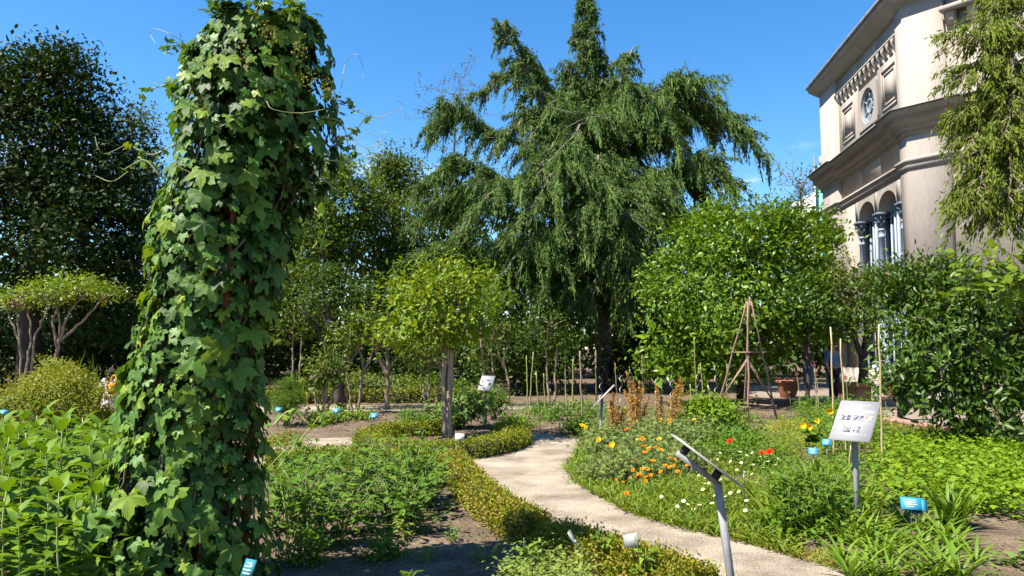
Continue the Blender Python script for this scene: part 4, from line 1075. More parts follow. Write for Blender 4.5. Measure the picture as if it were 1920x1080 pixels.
for lab, bp, sts, lbs, ncl, mt in row:
    Yb = gnd(*bp)[1]
    st = [[at(u, v, Yb) for u, v in s] for s in sts]
    lb = []
    for u, v, rx, rz_ in lbs:
        lb += lobes_of(at(u, v, Yb), (rx, rx, rz_), 4, .45)
    myrtle(lab, at(*bp, Yb), st, lb, int(ncl * .6), .11, mt, r0=.036 if 'sturdy' not in lab else .075, per=12, T=DIAM if Yb > 20 else OV4, zmin=.5, nl=6)
# charred-looking dark trunk
Yb = gnd(640, 768)[1]
tree('dark_trunk_tree', 'tree with a thick nearly black trunk standing on the far path', at(640, 768, Yb)[:2], lobes_of(at(625, 560, Yb), (.9, .8, .8), 8, .4), 200, 13, .1, 'wood_leaf', r0=.16, trunk_top=at(632, 600, Yb), nlimb=8, zmin=2.2)
# glossy dark hedge shrubs closing the beds
for k, (u, v, Y, rx, rz_, lab) in enumerate([(960, 690, 25, 1.5, 1.6, 'dark glossy shrub between the round-headed myrtle and the cedar'), (1040, 690, 26, 1.4, 1.7, 'dark glossy shrub just left of the cedar trunk'), (1230, 690, 26, 1.5, 1.8, 'dark shrub in the shade right of the cedar trunk'), (1190, 670, 28, 1.3, 1.6, 'dark shrub in deep shade behind the cedar trunk'),
        (880, 690, 27, 1.5, 1.8, 'dark shrub in shade behind the leggy myrtle stems'), (770, 690, 29, 1.6, 1.7, 'dark shrub in shade beyond the brown trunk'), (660, 690, 30, 1.8, 1.8, 'dark shrub in shade beyond the far path'), (560, 680, 30, 1.8, 1.9, 'dark shrub behind the two straight trunks'), (470, 680, 29, 1.8, 1.9, 'dark shrub behind the hop column')]):
    cc = at(u, v, Y)
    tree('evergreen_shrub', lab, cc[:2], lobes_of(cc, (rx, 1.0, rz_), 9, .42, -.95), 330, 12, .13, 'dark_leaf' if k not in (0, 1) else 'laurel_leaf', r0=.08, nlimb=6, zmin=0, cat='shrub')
# ================================================================== helpers for planting
def place(o, p, D, Nn, s, off=(0, 0, 0), wx=1.0):
    D = unit(D); X = unit(np.cross(D, Nn)); Z = np.cross(X, D)
    M = np.eye(4); M[:3, 0] = X * s * wx; M[:3, 1] = D * s; M[:3, 2] = Z * s; M[:3, 3] = np.asarray(p) - np.asarray(off)
    o.matrix_local = Matrix(M.tolist())
def cover(name, label, poly, n, per, h, size, T, mat, cat, spread=.08, up=.35, upn=.8, W=1.0, world=False, stems=None, hmin=.1):
    P = area(poly, n, world)
    pos = np.repeat(P, per, 0); k = len(pos)
    hh = np.repeat(h * rg.uniform(.6, 1.15, n), per) * (hmin + (1 - hmin) * rg.random(k))
    pos = pos + np.c_[rg.normal(0, spread, (k, 2)), hh]
    a = rg.uniform(0, 6.283, k)
    D = np.c_[np.cos(a), np.sin(a), up + rg.normal(0, .35, k)]
    mb = MB(); mb.leaves(T, pos, D, UP * upn + rdir(k) * .45, size * rg.uniform(.6, 1.25, k), W)
    o = tag(mb.build(name, mat), label, cat, kind='stuff')
    return o
def grass(name, label, poly, n, h, w, mat, world=False, lean=.5, cat='grass'):
    P = area(poly, n, world); a = rg.uniform(0, 6.283, n)
    D = np.c_[np.cos(a) * lean, np.sin(a) * lean, np.full(n, 1.0)] + rg.normal(0, .25, (n, 3))
    mb = MB(); mb.leaves(GRASS, P, D, np.c_[np.cos(a), np.sin(a), np.zeros(n)] * -1 + rdir(n) * .2, h * rg.uniform(.5, 1.3, n), w)
    return tag(mb.build(name, mat), label, cat, kind='stuff')
GRASS = blade(.05, 2, .6, .1)
STRAP = blade(.042, 5, .6, .35)

def ordinal(i, n):
    w = ('', 'second', 'third', 'fourth', 'fifth', 'sixth', 'seventh', 'eighth')
    if n == 1: return 'alone in its row'
    if i == 0: return 'leftmost'
    if i == n - 1: return 'rightmost'
    return w[i] + ' from the left' if i <= (n - 1) / 2 or n - 1 - i > 7 else w[n - 1 - i] + ' from the right'
def row_labels(objs, base, nrow):
    objs = sorted(objs, key=lambda o: o.location.y)
    rows = np.array_split(np.arange(len(objs)), nrow)
    nm = ['front row', 'second row', 'third row', 'fourth row', 'fifth row', 'sixth row', 'seventh row'][:nrow]; nm[-1] = 'back row'
    for r, ids in zip(nm, rows):
        row_ = sorted([objs[i] for i in ids], key=lambda o: o.location.x / o.location.y)
        for k, o in enumerate(row_): o['label'] = f'{base}, {r}, {ordinal(k, len(row_))}'
# ================================================================== the hop column
HY = 5.0
vv = np.array([22, 34, 60, 110, 200, 290, 340, 400, 500, 600, 700, 800, 900, 1000, 1105], float)
xl = np.array([450, 420, 385, 352, 332, 322, 314, 302, 292, 280, 276, 254, 218, 196, 180], float)
xr = np.array([520, 548, 575, 597, 612, 610, 590, 562, 528, 502, 488, 486, 490, 498, 505], float)
zz_ = np.array([at(400, v, HY)[2] for v in vv])[::-1]
cx_ = ((((xl + xr) / 2) - 960) / FPX * HY)[::-1]; rd_ = ((xr - xl) / 2 / FPX * HY)[::-1]
zz_[0] = 0.0
hop = thing('hop_column', 'tall column completely overgrown with lobed hop leaves', 'climbing plant', (cx_[0], HY, 0))
hb = np.array(hop.location)
def hop_surf(z, a, k=1.0):
    c = np.interp(z, zz_, cx_); r = np.interp(z, zz_, rd_) * k
    r = r * (1 + .07 * math.sin(3 * a + z * 2.3) + .06 * math.sin(7 * z + a))
    return np.array([c + r * math.cos(a), HY + r * math.sin(a) * .95, z]), np.array([math.cos(a), math.sin(a), 0])
posts = []
for (u0, v0, u1, v1, y) in ((372, 1100, 470, 40, HY - .22), (455, 1100, 500, 40, HY + .2), (300, 1100, 440, 80, HY + .2)):
    posts.append(MB().tube([at(u0, v0, y), at((u0 + u1) / 2 + 3, (v0 + v1) / 2, y), at(u1, v1, y)], .026, 8).build('post', 'post_red', hop, True))
st = MB()
for k in range(34):                        # twining bines
    a0_ = rg.uniform(0, 6.283); tw = rg.uniform(-1.5, 2.5); kk = rg.uniform(.55, .9)
    z1 = rg.uniform(2.2, 3.9)
    st.tube([hop_surf(z, a0_ + tw * z / 3.9, kk)[0] + rg.normal(0, .03, 3) for z in np.linspace(.02, z1, 16)], rg.uniform(.004, .008), 5)
st.build('bines', 'twig', hop)
HL = leaf_mesh('leaf', lobed(41, .6, 3, ((0, 1.0, 34), (62, .86, 32), (-62, .86, 32), (118, .68, 34), (-118, .68, 34))), 'hop')
HL2 = leaf_mesh('leaf', lobed(37, .52, 3, ((0, 1.0, 30), (62, .85, 28), (-62, .85, 28), (118, .6, 34), (-118, .6, 34))), 'hop')
def hop_orient(o, r=.45, dn=.62):
    tg_ = np.array([-o[1], o[0], 0])
    Nn = unit(o * .85 + UP * .5 + rdir(1)[0] * r)
    D = unit(-UP * (dn + .2) + o * .45 + tg_ * rg.normal(0, .6) + rdir(1)[0] * .25)
    return D, Nn
cnt = 0
while cnt < 300:                          # the leaves that show largest, on the side seen from the garden
    z = rg.uniform(.15, 3.72) if rg.random() < .93 else rg.uniform(3.4, 3.8)
    a = rg.uniform(math.pi * .93, math.pi * 2.02)
    p, o = hop_surf(z, a, rg.uniform(.93, 1.1))
    D, Nn = hop_orient(o, .6)
    big = np.interp(z, [0, 1.2, 2.2, 3.9], [.135, .132, .106, .095])
    lf = ob('leaf', HL if rg.random() < .6 else HL2, hop)
    place(lf, p, D, Nn, big * rg.uniform(.55, 1.35), hb)
    cnt += 1
small = lobed(19, .52, 1, ((0, 1.0, 32), (62, .85, 29), (-62, .85, 29), (118, .6, 34), (-118, .6, 34)))
P_, D_, N_, S_ = [], [], [], []
for k in range(3300):
    z = rg.uniform(.02, 3.78); a = rg.uniform(0, 6.283)
    p, o = hop_surf(z, a, rg.choice([rg.uniform(.45, .75), rg.uniform(.75, .95), rg.uniform(.92, 1.06)]))
    D, Nn = hop_orient(o, .55)
    P_.append(p); D_.append(D); N_.append(Nn); S_.append(rg.uniform(.05, .095))
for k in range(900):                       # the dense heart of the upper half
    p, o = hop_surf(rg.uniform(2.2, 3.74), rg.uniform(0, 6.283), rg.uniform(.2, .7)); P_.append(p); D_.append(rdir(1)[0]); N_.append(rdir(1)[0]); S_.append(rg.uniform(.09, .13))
for k in range(220):                       # rounded top
    a = rg.uniform(0, 6.283); r = math.sqrt(rg.random()) * .36
    P_.append([cx_[-2] + r * math.cos(a), HY + r * math.sin(a), 3.74 + .14 * (1 - r) + rg.normal(0, .05)])
    D_.append([math.cos(a), math.sin(a), rg.normal(-.1, .4)]); N_.append(UP + rdir(1)[0] * .6); S_.append(rg.uniform(.05, .095))
# ragged shoots standing off at the sides
shoots = MB(); Q_, QD, QN, QS = [], [], [], []
for (u0, v0, u1, v1, u2, v2) in [(340, 150, 290, 165, 262, 172), (350, 95, 330, 85, 308, 88), (330, 270, 285, 290, 250, 275), (300, 330, 270, 300, 232, 318), (620, 260, 660, 250, 690, 215), (610, 300, 655, 300, 668, 270), (600, 330, 640, 360, 652, 330), (560, 50, 562, 20, 552, 0), (470, 40, 480, 20, 490, -5), (430, 45, 410, 20, 395, 8), (540, 40, 548, 18, 556, 2),
        (510, 800, 545, 770, 585, 800), (520, 880, 550, 840, 600, 780), (600, 180, 640, 190, 668, 200), (590, 220, 640, 230, 655, 290), (420, 20, 400, 5, 392, 12), (590, 390, 612, 420, 600, 470)]:
    y = HY - .25 + rg.normal(0, .12)
    c_ = poly_curve([at(u0, v0, y), at(u1, v1, y), at(u2, v2, y)], 12); shoots.tube(c_, np.linspace(.005, .0025, 12), 4)
    for q in range(14):
        p = c_[rg.integers(2, 12)] + rg.normal(0, .022, 3)
        Q_.append(p); QD.append(rdir(1)[0] + np.array([0, 0, -.3])); QN.append(UP + rdir(1)[0] * .7); QS.append(rg.uniform(.022, .05))
for k in range(1000):                       # smaller outer leaves in the bright colour that stands for sunlight
    z = rg.uniform(.1, 3.8); a = rg.uniform(0, 6.283); p, o = hop_surf(z, a, rg.uniform(.98, 1.1)); D, Nn = hop_orient(o, .6); Q_.append(p); QD.append(D); QN.append(Nn); QS.append(rg.uniform(.035, .075))
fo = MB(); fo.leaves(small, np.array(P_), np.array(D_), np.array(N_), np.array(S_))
o = fo.build('foliage', 'hop_shade', hop); o['kind'] = 'stuff'
so = MB(); so.leaves(small, np.array(Q_), np.array(QD), np.array(QN), np.array(QS)); o = so.build('lit_outer_leaves', 'hop', hop); o['kind'] = 'stuff'
shoots.build('shoots', 'stem_pale', hop)
for (pp, y) in [([(640, 165), (648, 118), (668, 102), (682, 130), (678, 150)], 4.75), ([(660, 205), (700, 220), (735, 212), (755, 198), (745, 188)], 4.7), ([(655, 250), (680, 275), (710, 270), (726, 250), (712, 246)], 4.7), ([(668, 262), (690, 250), (712, 260), (708, 280), (676, 278)], 4.75), ([(665, 285), (690, 292), (712, 300), (716, 312)], 4.8),
        ([(345, 78), (315, 62), (290, 54), (282, 64), (292, 82)], 4.8), ([(500, 190), (512, 205), (560, 212), (608, 205)], 4.3), ([(310, 290), (330, 310), (362, 325), (385, 330)], 4.4), ([(500, 880), (540, 840), (600, 800), (610, 760)], 4.6), ([(240, 322), (210, 340), (180, 330), (158, 322)], 4.7), ([(238, 270), (200, 288), (185, 280), (178, 256)], 4.7)]:
    c_ = poly_curve([at(u, v, y + rg.normal(0, .06)) for u, v in pp], 22)
    MB().tube(c_, np.linspace(.0024, .0013, 22), 5).build('tendril', 'stem_pale', hop)
for (u, v) in [(560, 95), (575, 150), (500, 60), (410, 130), (460, 105), (612, 165), (380, 210)]:
    c0 = at(u, v, HY - .5); mb = MB(); n_ = 60
    mb.leaves(DIAM, c0 + rg.normal(0, .028, (n_, 3)) * np.array([1, 1, 1.3]), rdir(n_), rdir(n_), .018)
    mb.build('flower_cluster', 'hop_flower', hop)

# ================================================================== sunflower shoots, bottom left
HEL = leaf_mesh('leaf', (OVATE[0] * np.array([.82, 1, 1.2]), OVATE[1]), 'helianthus_leaf')
def helianthus(h, pairs, size):
    r = thing('sunflower_shoot', None, None, (0, 0, 0))
    top = np.array([rg.normal(0, .04), rg.normal(0, .04), h])
    c_ = wob(bez([0, 0, 0], [rg.normal(0, .03), rg.normal(0, .03), h * .5], top, 8), .004)
    MB().tube(c_, np.linspace(.008, .004, 8), 6).build('stem', 'stem_pale', r, True)
    for k in range(pairs):
        f = .25 + .75 * (k + .5) / pairs; p = np.array([np.interp(f * 7, range(8), c_[:, a]) for a in range(3)])
        a0_ = k * math.pi / 2 + rg.normal(0, .25)
        for q in (0, math.pi):
            a = a0_ + q; upw = np.interp(f, [.25, .8, 1], [.05, .45, 1.3])
            lf = ob('leaf', HEL, r)
            place(lf, p, [math.cos(a), math.sin(a), upw], UP - np.array([math.cos(a), math.sin(a), 0]) * upw + rdir(1)[0] * .2, size * rg.uniform(.8, 1.15) * np.interp(f, [.25, .6, 1], [.9, 1.1, .75]))
    return r
protos = [helianthus(1.0, 8, .25), helianthus(.95, 7, .27), helianthus(1.05, 9, .24)]
spots = []
for (u, Y) in [(-20, 4.6), (40, 4.5), (110, 4.4), (175, 4.5), (215, 4.7), (0, 5.1), (70, 5.2), (135, 5.0), (200, 5.2), (-30, 5.6), (30, 5.8), (95, 5.7), (150, 5.9), (205, 5.9), (-10, 6.3), (50, 6.5), (115, 6.4), (170, 6.6), (10, 7.0), (80, 7.1), (140, 7.2), (195, 7.0), (35, 7.6), (100, 7.8), (160, 7.8), (-20, 7.4), (20, 4.9), (90, 4.9), (160, 4.75), (60, 5.5), (120, 5.4), (185, 5.55), (0, 6.0), (130, 6.15), (215, 6.4), (80, 6.8), (20, 6.6), (180, 7.4), (60, 4.2), (140, 4.15), (0, 4.25), (455, 4.15), (375, 4.2)]:
    spots.append(((u - 960) / FPX * Y, Y, u))
for i, (x, y, u) in enumerate(spots):
    o = protos[i] if i < 3 else copy_tree(protos[i % 3])
    o.location = (x, y, 0); o.rotation_euler = (rg.normal(0, .04), rg.normal(0, .04), rg.uniform(0, 6.28))
    s = rg.uniform(.8, 1.02) * (1.0 if y > 5 else .84)
    if u > 300: s = .28
    o.scale = (min(1, s * 1.05),) * 2 + (s,) if u < 300 else (.55, .55, s)
    tag(o, 'upright bright green sunflower shoot in the bed left of the hop column' if u < 300 else 'short leafy seedling at the foot of the hop column', 'plant', 'sunflower shoots massed in the left bed' if u < 300 else 'seedlings at the foot of the hop column')
cover('undergrowth', 'green undergrowth beneath the sunflower shoots', [(-100, 1200), (300, 1200), (330, 900), (120, 840), (-100, 840)], 1300, 8, .5, .12, OV4, 'bed_leaf', 'undergrowth', spread=.12)
# yellow-green bush and broom behind them
def bush(name, label, u, v, Y, r, ncl, per, size, mat, T=DIAM, cat='bush', k=8, f=.4, zmin=0, upn=.7, W=1.0, stems=True, spread=None, group=None):
    c0 = at(u, v, Y)
    t_ = thing(name, label, cat, (c0[0], c0[1], 0), group)
    lf, tk = MB(), MB()
    P = crown(lf, lobes_of(c0, r, k, f, -.5), ncl, per, size, T, zmin=zmin, upn=upn, W=W, shell=.35, spread=spread)
    if stems and len(P):
        b0_ = np.array([c0[0], c0[1], -.02])
        for z in P[rg.choice(len(P), min(14, len(P)))]:
            tk.tube(bez(b0_ + rg.normal(0, .06, 3) * [1, 1, 0], b0_ * .5 + z * .5 + rg.normal(0, .04, 3), z, 5), np.linspace(.012, .004, 5), 4)
        tk.build('stems', 'stem_green' if size < .06 else 'twig', t_)
    lf.build('foliage', mat, t_)
    return t_
bush('spirea_bush', 'rounded yellow-green bush with fine leaves behind the sunflower shoots', 100, 758, 11.5, (.88, .9, .58), 480, 22, .045, 'spirea_leaf', k=14)
bush('spirea_bush', 'yellow-green bushy shrub in front of the person in pink', 185, 800, 11.8, (.6, .7, .3), 220, 22, .045, 'spirea_leaf', k=8)
bush('spirea_bush', 'small twiggy yellow-green shoot cluster beside the bushy shrub', 100, 700, 12.2, (.3, .3, .32), 80, 16, .045, 'spirea_leaf', k=5)
bush('grey_bush', 'low grey-blue bush at the far left edge', 20, 790, 11.5, (.55, .5, .4), 150, 16, .06, 'glaucous_leaf', k=6)
bt = thing('broom_tuft', 'tuft of upright green grassy stems in the yellow-green bush', 'plant', (*gnd(160, 800)[:2], 0))
mb = MB(); n_ = 260; a = rg.uniform(0, 6.28, n_)
b0_ = at(158, 760, 12.4)
mb.leaves(GRASS, b0_ + rg.normal(0, .14, (n_, 3)), np.c_[np.cos(a) * .35, np.sin(a) * .35, np.ones(n_)], np.c_[np.cos(a), np.sin(a), np.zeros(n_)], .55 * rg.uniform(.6, 1.1, n_), .45); mb.build('blades', 'grass_blade', bt)
cover('ground_cover', 'yellow flowering ground cover behind the sunflower shoots', [(100, 870), (230, 860), (240, 820), (150, 815)], 120, 8, .2, .05, DIAM, 'lime_cover_leaf', 'ground cover')

# ================================================================== clipped hedges
def hedge(label, line, wdt, h, n, size, mat, world=False, mat2=None):
    C_ = poly_curve([np.array(q) if world else gnd(*q) for q in line], 60); C_[:, 2] = 0
    t_ = thing('box_hedge', label, 'hedge', C_[0])
    tg_ = unit(np.gradient(C_, axis=0)); sd_ = np.stack([-tg_[:, 1], tg_[:, 0], np.zeros(60)], 1)
    core = MB(); V = []
    for q in range(60):
        tp_ = min(1, (min(q, 59 - q) + .3) / 5) ** .5; ww = wdt / 2 * .75 * tp_; hc = h * .76 * tp_; qq = min(max(q, 2), 57)
        V += [C_[qq] - sd_[qq] * ww, C_[qq] - sd_[qq] * ww + UP * hc, C_[qq] + sd_[qq] * ww + UP * hc, C_[qq] + sd_[qq] * ww]
    core.add(V, np.array([[q * 4 + a, q * 4 + a + 1, q * 4 + a + 5, q * 4 + a + 4] for q in range(59) for a in range(3)] + [[0, 1, 2, 3], [236, 239, 238, 237]]))
    core.build('dark_core', 'bark_dark', t_)  # solid dark filler added inside so nothing shows through the hedge
    def leaves(n, mat):
        f = rg.uniform(0, 59, n); e_ = rg.random(n) < .1; f = np.where(e_, np.where(rg.random(n) < .5, rg.uniform(0, 1.2, n), rg.uniform(57.8, 59, n)), f); i = np.minimum(f.astype(int), 58)
        lerp = lambda A_: A_[i] + (A_[i + 1] - A_[i]) * (f - i)[:, None]
        c_, s_ = lerp(C_), lerp(sd_)
        per = 2 * h + wdt; tt = rg.uniform(0, per, n)
        x = np.where(tt < h, -wdt / 2, np.where(tt < h + wdt, tt - h - wdt / 2, wdt / 2)); z = np.where(tt < h, tt, np.where(tt < h + wdt, h, per - tt))
        bump = 1 + .12 * np.sin(f * 1.9 + 1) + .07 * np.sin(f * 4.3)
        on = np.where(tt < h, -1.0, np.where(tt < h + wdt, 0.0, 1.0))
        rnd = np.hypot(x / (wdt / 2), z / h) > 1.25
        x = np.where(rnd, x * .9, x); z = np.where(rnd, z * .93, z)
        x = np.where(e_, x * rg.random(n), x); z = np.where(e_, z * rg.random(n) ** .5, z)
        jit = np.abs(rg.normal(0, .035, n)) - .03
        pos = c_ + s_ * (x * bump + on * jit + rg.normal(0, .01, n))[:, None] + UP * (z * (.94 + .08 * np.sin(f * 2.7)) + np.where(on == 0, jit, 0))[:, None]
        O = s_ * on[:, None] + UP * np.where(on == 0, 1.0, .25)[:, None]
        m_ = MB(); m_.leaves(DIAM, pos, O * .8 + rdir(n) * .8, O + rdir(n) * .8, size * rg.uniform(.7, 1.3, n), 1.25)
        return m_
    e = leaves(n, mat).build('foliage', mat, t_); e['kind'] = 'stuff'
    if mat2: e = leaves(int(n * .45), mat2).build('foliage', mat2, t_); e['kind'] = 'stuff'
    return t_
hedge('low clipped box hedge with browning tips along the left of the gravel path', [(846, 880), (860, 902), (890, 940), (938, 984), (1000, 1022)], .34, .24, 13000, .026, 'box_leaf', mat2='box_dry')
hedge('browning box hedge in the foreground by the small grey plant label', [(1035, 1040), (1100, 1062), (1200, 1096), (1310, 1140)], .4, .22, 13000, .024, 'box_leaf', mat2='box_dry')
hedge('bright green clipped hedge curving round the front of the round-headed myrtle', [(700, 830), (692, 842), (740, 857), (830, 861), (905, 853), (955, 840), (968, 828), (945, 818)], .42, .24, 18000, .03, 'box_leaf')
hedge('clipped hedge on the far side of the round-headed myrtle', [(700, 828), (740, 822), (800, 819), (850, 818)], .4, .25, 9000, .03, 'box_leaf')
hedge('low clipped hedge closing the left bed beside the gravel side path', [(505, 888), (570, 880), (640, 876), (720, 884), (800, 888)], .4, .25, 11000, .03, 'box_leaf')
hedge('low browning hedge beyond the far path', [(480, 759), (620, 757), (760, 756), (905, 755)], .6, .36, 7000, .07, 'myrtle_olive', mat2='box_dry')
bush('box_cushion', 'yellow-green box cushion beside the side path at the hop column', 535, 835, 12.6, (.42, .4, .22), 160, 16, .035, 'box_leaf', k=5)

# ================================================================== beds left of the path
def leafy(h, nst, size, mat, T=OVATE, name='leafy_plant', per=12, spread=.16):
    r = thing(name, None, None); st_, lf = MB(), MB()
    for k in range(nst):
        e = np.array([rg.normal(0, spread), rg.normal(0, spread), h * rg.uniform(.6, 1.1)]); c_ = bez([rg.normal(0, .03), rg.normal(0, .03), 0], [e[0] * .3, e[1] * .3, e[2] * .6], e, 6)
        st_.tube(c_, np.linspace(.006, .003, 6), 4)
        q = rg.uniform(1.0, 5, per); P = np.stack([np.interp(q, range(6), c_[:, a]) for a in range(3)], 1)
        a = rg.uniform(0, 6.28, per); D = np.c_[np.cos(a), np.sin(a), rg.normal(.25, .3, per)]
        lf.leaves(T, P + D * .02, D, UP + rdir(per) * .4, size * rg.uniform(.6, 1.2, per))
    st_.build('stems', 'stem_green', r); lf.build('foliage', mat, r)
    return r
def plant_out(protos, pts, label, group, cat='plant', smin=.8, smax=1.2):
    for i, p in enumerate(pts):
        o = protos[i] if i < len(protos) else copy_tree(protos[i % len(protos)])
        o.location = tuple(p); o.rotation_euler = (0, 0, rg.uniform(0, 6.28)); s = rg.uniform(smin, smax); o.scale = (s, s, s)
        tag(o, label if isinstance(label, str) else label[i], cat, group)
JAG = lobed(13, .2, 1, ((0, 1.0, 20), (50, .7, 16), (-50, .7, 16), (100, .6, 16), (-100, .6, 16)))
plant_out([leafy(.42, 9, .085, 'bed_leaf'), leafy(.36, 8, .095, 'bed_leaf'), leafy(.5, 8, .075, 'bed_leaf', T=DIAM, per=18)],
          [gnd(u, v) for u, v in [(560, 905), (620, 900), (690, 905), (760, 910), (540, 940), (600, 935), (660, 940), (720, 940), (770, 945), (550, 985), (610, 975), (670, 980), (725, 985), (775, 980), (580, 1010), (640, 1008), (700, 1005), (545, 1030), (750, 1000), (520, 1000), (520, 960), (800, 920), (800, 960), (765, 1005), (815, 945), (640, 1030), (590, 1040)]],
          'leafy green herb in the bed right of the hop column', 'herbs filling the bed between hop column and hedge', smin=.85, smax=1.35)
plant_out([leafy(.55, 5, .1, 'artichoke_leaf', T=(JAG[0] * [.6, 1, 1], JAG[1]), name='thistle_plant')], [gnd(690, 935), gnd(600, 960), gnd(735, 965)], [q + ' jagged grey-green thistle plant among the herbs of the left bed' for q in ('back', 'left', 'right')], 'thistles among the herbs of the left bed', smin=.9)
plant_out([leafy(.2, 8, .06, 'mint_leaf', name='variegated_plant')], [gnd(790, 1005), gnd(765, 1018)], ['pale variegated low plant at the edge of the bare soil, the ' + q for q in ('right one', 'left one')], 'variegated plants at the bare soil')
bush('fine_leaved_plant', 'feathery dark green plant standing on the bare soil in shade', 715, 1040, 5.75, (.13, .13, .19), 60, 16, .035, 'bed_leaf', k=4, cat='plant')
bush('fine_leaved_plant', 'dark feathery plant at the foot of the hop column', 565, 1050, 5.6, (.16, .16, .2), 60, 16, .04, 'bed_leaf', k=4, cat='plant')
plant_out([leafy(.12, 5, .05, 'bed_leaf', name='seedling', per=6, spread=.05)], [gnd(u, v) for u, v in [(850, 1020), (840, 960), (850, 940), (905, 1062), (800, 1060)]], ['small seedling on bare soil ' + q for q in ('in the middle of the shaded patch', 'beside the middle of the box hedge', 'beside the top of the box hedge', 'by the yellow marker', 'at the bottom edge left of the marker')], 'seedlings on the bare soil')
cover('weeds', 'scattered green weeds on the bare soil beside the box hedge', [(560, 1080), (960, 1080), (930, 1000), (830, 960), (820, 910), (780, 1000), (560, 1040)], 130, 5, .04, .03, DIAM, 'bed_leaf', 'weeds', spread=.05)
cover('weeds', 'mixed low herbs between the box hedges by the side path', [(500, 905), (840, 905), (830, 868), (700, 862), (510, 890)], 420, 7, .28, .06, OV4, 'bed_leaf', 'weeds', spread=.09)
for i, (u0, v0, u1, v1) in enumerate([(770, 905, 745, 828), (730, 890, 712, 830), (660, 880, 672, 800), (785, 935, 802, 868), (620, 890, 606, 838)]):
    b0_ = gnd(u0, v0); e = at(u1, v1, b0_[1]); r = thing('grass_stalk', 'thin green seed stalk above the left bed, ' + ('second from the right', 'middle of five', 'second from the left', 'rightmost of five', 'leftmost of five')[i], 'plant', b0_, 'seed stalks in the left bed')
    c_ = bez(b0_, (b0_ + e) / 2 + np.array([.03, 0, .05]), e, 8); MB().tube(c_, np.linspace(.005, .003, 8), 4).build('stem', 'stem_green', r)
    mb = MB(); q = rg.uniform(2, 7, 30); P = np.stack([np.interp(q, range(8), c_[:, a]) for a in range(3)], 1); mb.leaves(DIAM, P, rdir(30) + UP * .3, UP + rdir(30), .05); mb.build('leaves', 'glaucous_leaf', r)
# foreground below the hedge
cover('mint_patch', 'pale green mint patch in the foreground below the hedge', [(950, 1160), (1130, 1200), (1100, 1110), (1010, 1085), (955, 1090)], 260, 12, .3, .04, OV4, 'mint_leaf', 'mint', spread=.06)
plant_out([leafy(.36, 3, .075, 'strap_leaf', name='lily_shoot', T=OVATE, per=14, spread=.03)], [gnd(1135, 1092), gnd(1212, 1122), gnd(985, 1110)], ['tall pale-leaved shoot standing above the foreground hedge', 'short leafy shoot in front of the path at the foreground label', 'leafy shoot in the pale mint patch'], 'shoots in the foreground', smin=.95, smax=1.1)
plant_out([leafy(.16, 6, .085, 'helianthus_leaf', T=ROUND, name='dock_seedling', per=4, spread=.07)], [gnd(1255, 1125), gnd(1290, 1130), (-.72, 4.9, 0)], ['round-leaved seedling at the foot of the foreground lectern', 'round-leaved seedling beside the foreground lectern post', 'round-leaved seedling at the bottom edge'], None)

# ================================================================== beds of the middle distance
bush('fennel_plant', 'feathery bright green fennel right of the hop column', 537, 758, 15.2, (.36, .36, .5), 340, 26, .045, 'feather_leaf', k=8, W=.35, T=DIAM, cat='plant')
bush('white_flower_bush', 'low bush speckled with small cream flowers left of the myrtle trunks', 790, 792, 14.6, (.55, .45, .26), 180, 16, .045, 'bed_leaf', k=8)
wf = bpy.data.objects['white_flower_bush']; mb = MB(); n_ = 700
P = at(790, 788, 14.5) + rg.normal(0, 1, (n_, 3)) * np.array([.42, .32, .16]); mb.leaves(DIAM, P, rdir(n_), UP + rdir(n_), .034, 1.6); mb.build('flowers', 'mint_leaf', wf)
bush('artichoke_plant', 'silvery green artichoke right of the myrtle trunks', 872, 775, 14.8, (.42, .42, .38), 90, 6, .2, 'artichoke_leaf', T=JAG, k=5, cat='plant', spread=.14)
bush('purple_flower_bush', 'bushy plant with a dark purple bloom behind the small notice', 925, 760, 16.5, (.3, .3, .42), 110, 12, .06, 'bed_leaf', k=5)
bush('leafy_bush', 'bright low leafy clump on the soil right of the hedge ring', 965, 798, 15.0, (.5, .3, .17), 120, 12, .06, 'strawberry_leaf', k=6, T=OVATE)
for i, (u, v) in enumerate([(615, 797), (648, 792), (680, 790), (590, 800)]):
    bush('low_plant', ['low leafy rosette under the low myrtle', 'low leafy rosette by the blue label', 'low leafy plant at the foot of the leaning myrtle', 'low rosette beside the fennel'][i], u, v - 8, gnd(u, v)[1], (.2, .2, .14), 26, 10, .09, 'strap_leaf', T=OVATE, k=3, cat='plant')
for i, (u, v, rx, rz_, mt, lab) in enumerate([(700, 735, 1.4, .5, 'glaucous_leaf', 'grey-blue lavender mass beyond the far path'), (640, 730, 1.2, .5, 'mint_leaf', 'pale green flowering mass behind the thick dark trunk'), (780, 735, 1.0, .5, 'lime_leaf', 'yellow-green shrub lit by the sun beyond the far path'), (600, 745, .9, .35, 'spirea_leaf', 'low golden plant beyond the far path'), (840, 735, 1.0, .5, 'bed_leaf', 'mid green shrub beyond the far path behind the myrtle trunks')]):
    bush('border_shrub', lab, u, v, 25, (rx, .8, rz_), 170, 14, .1, mt, k=7)
cover('weeds', 'scrubby low plants on the soil beneath the canes', [(930, 800), (1080, 800), (1180, 790), (1190, 765), (940, 768)], 210, 6, .25, .06, DIAM, 'bed_leaf', 'weeds', spread=.1)
for i, (u, v) in enumerate([(1035, 790), (1065, 782), (1100, 785), (1085, 772), (1010, 780)]):
    bush('tomato_plant', 'low bushy plant at the foot of the bamboo canes, ' + ('second from the left', 'middle of five', 'rightmost of five', 'second from the right', 'leftmost of five')[i], u, v - 10, gnd(u, v)[1], (.22, .2, .2), 34, 10, .07, 'glaucous_leaf' if i % 2 else 'bed_leaf', k=3, cat='plant', group='low plants under the canes')

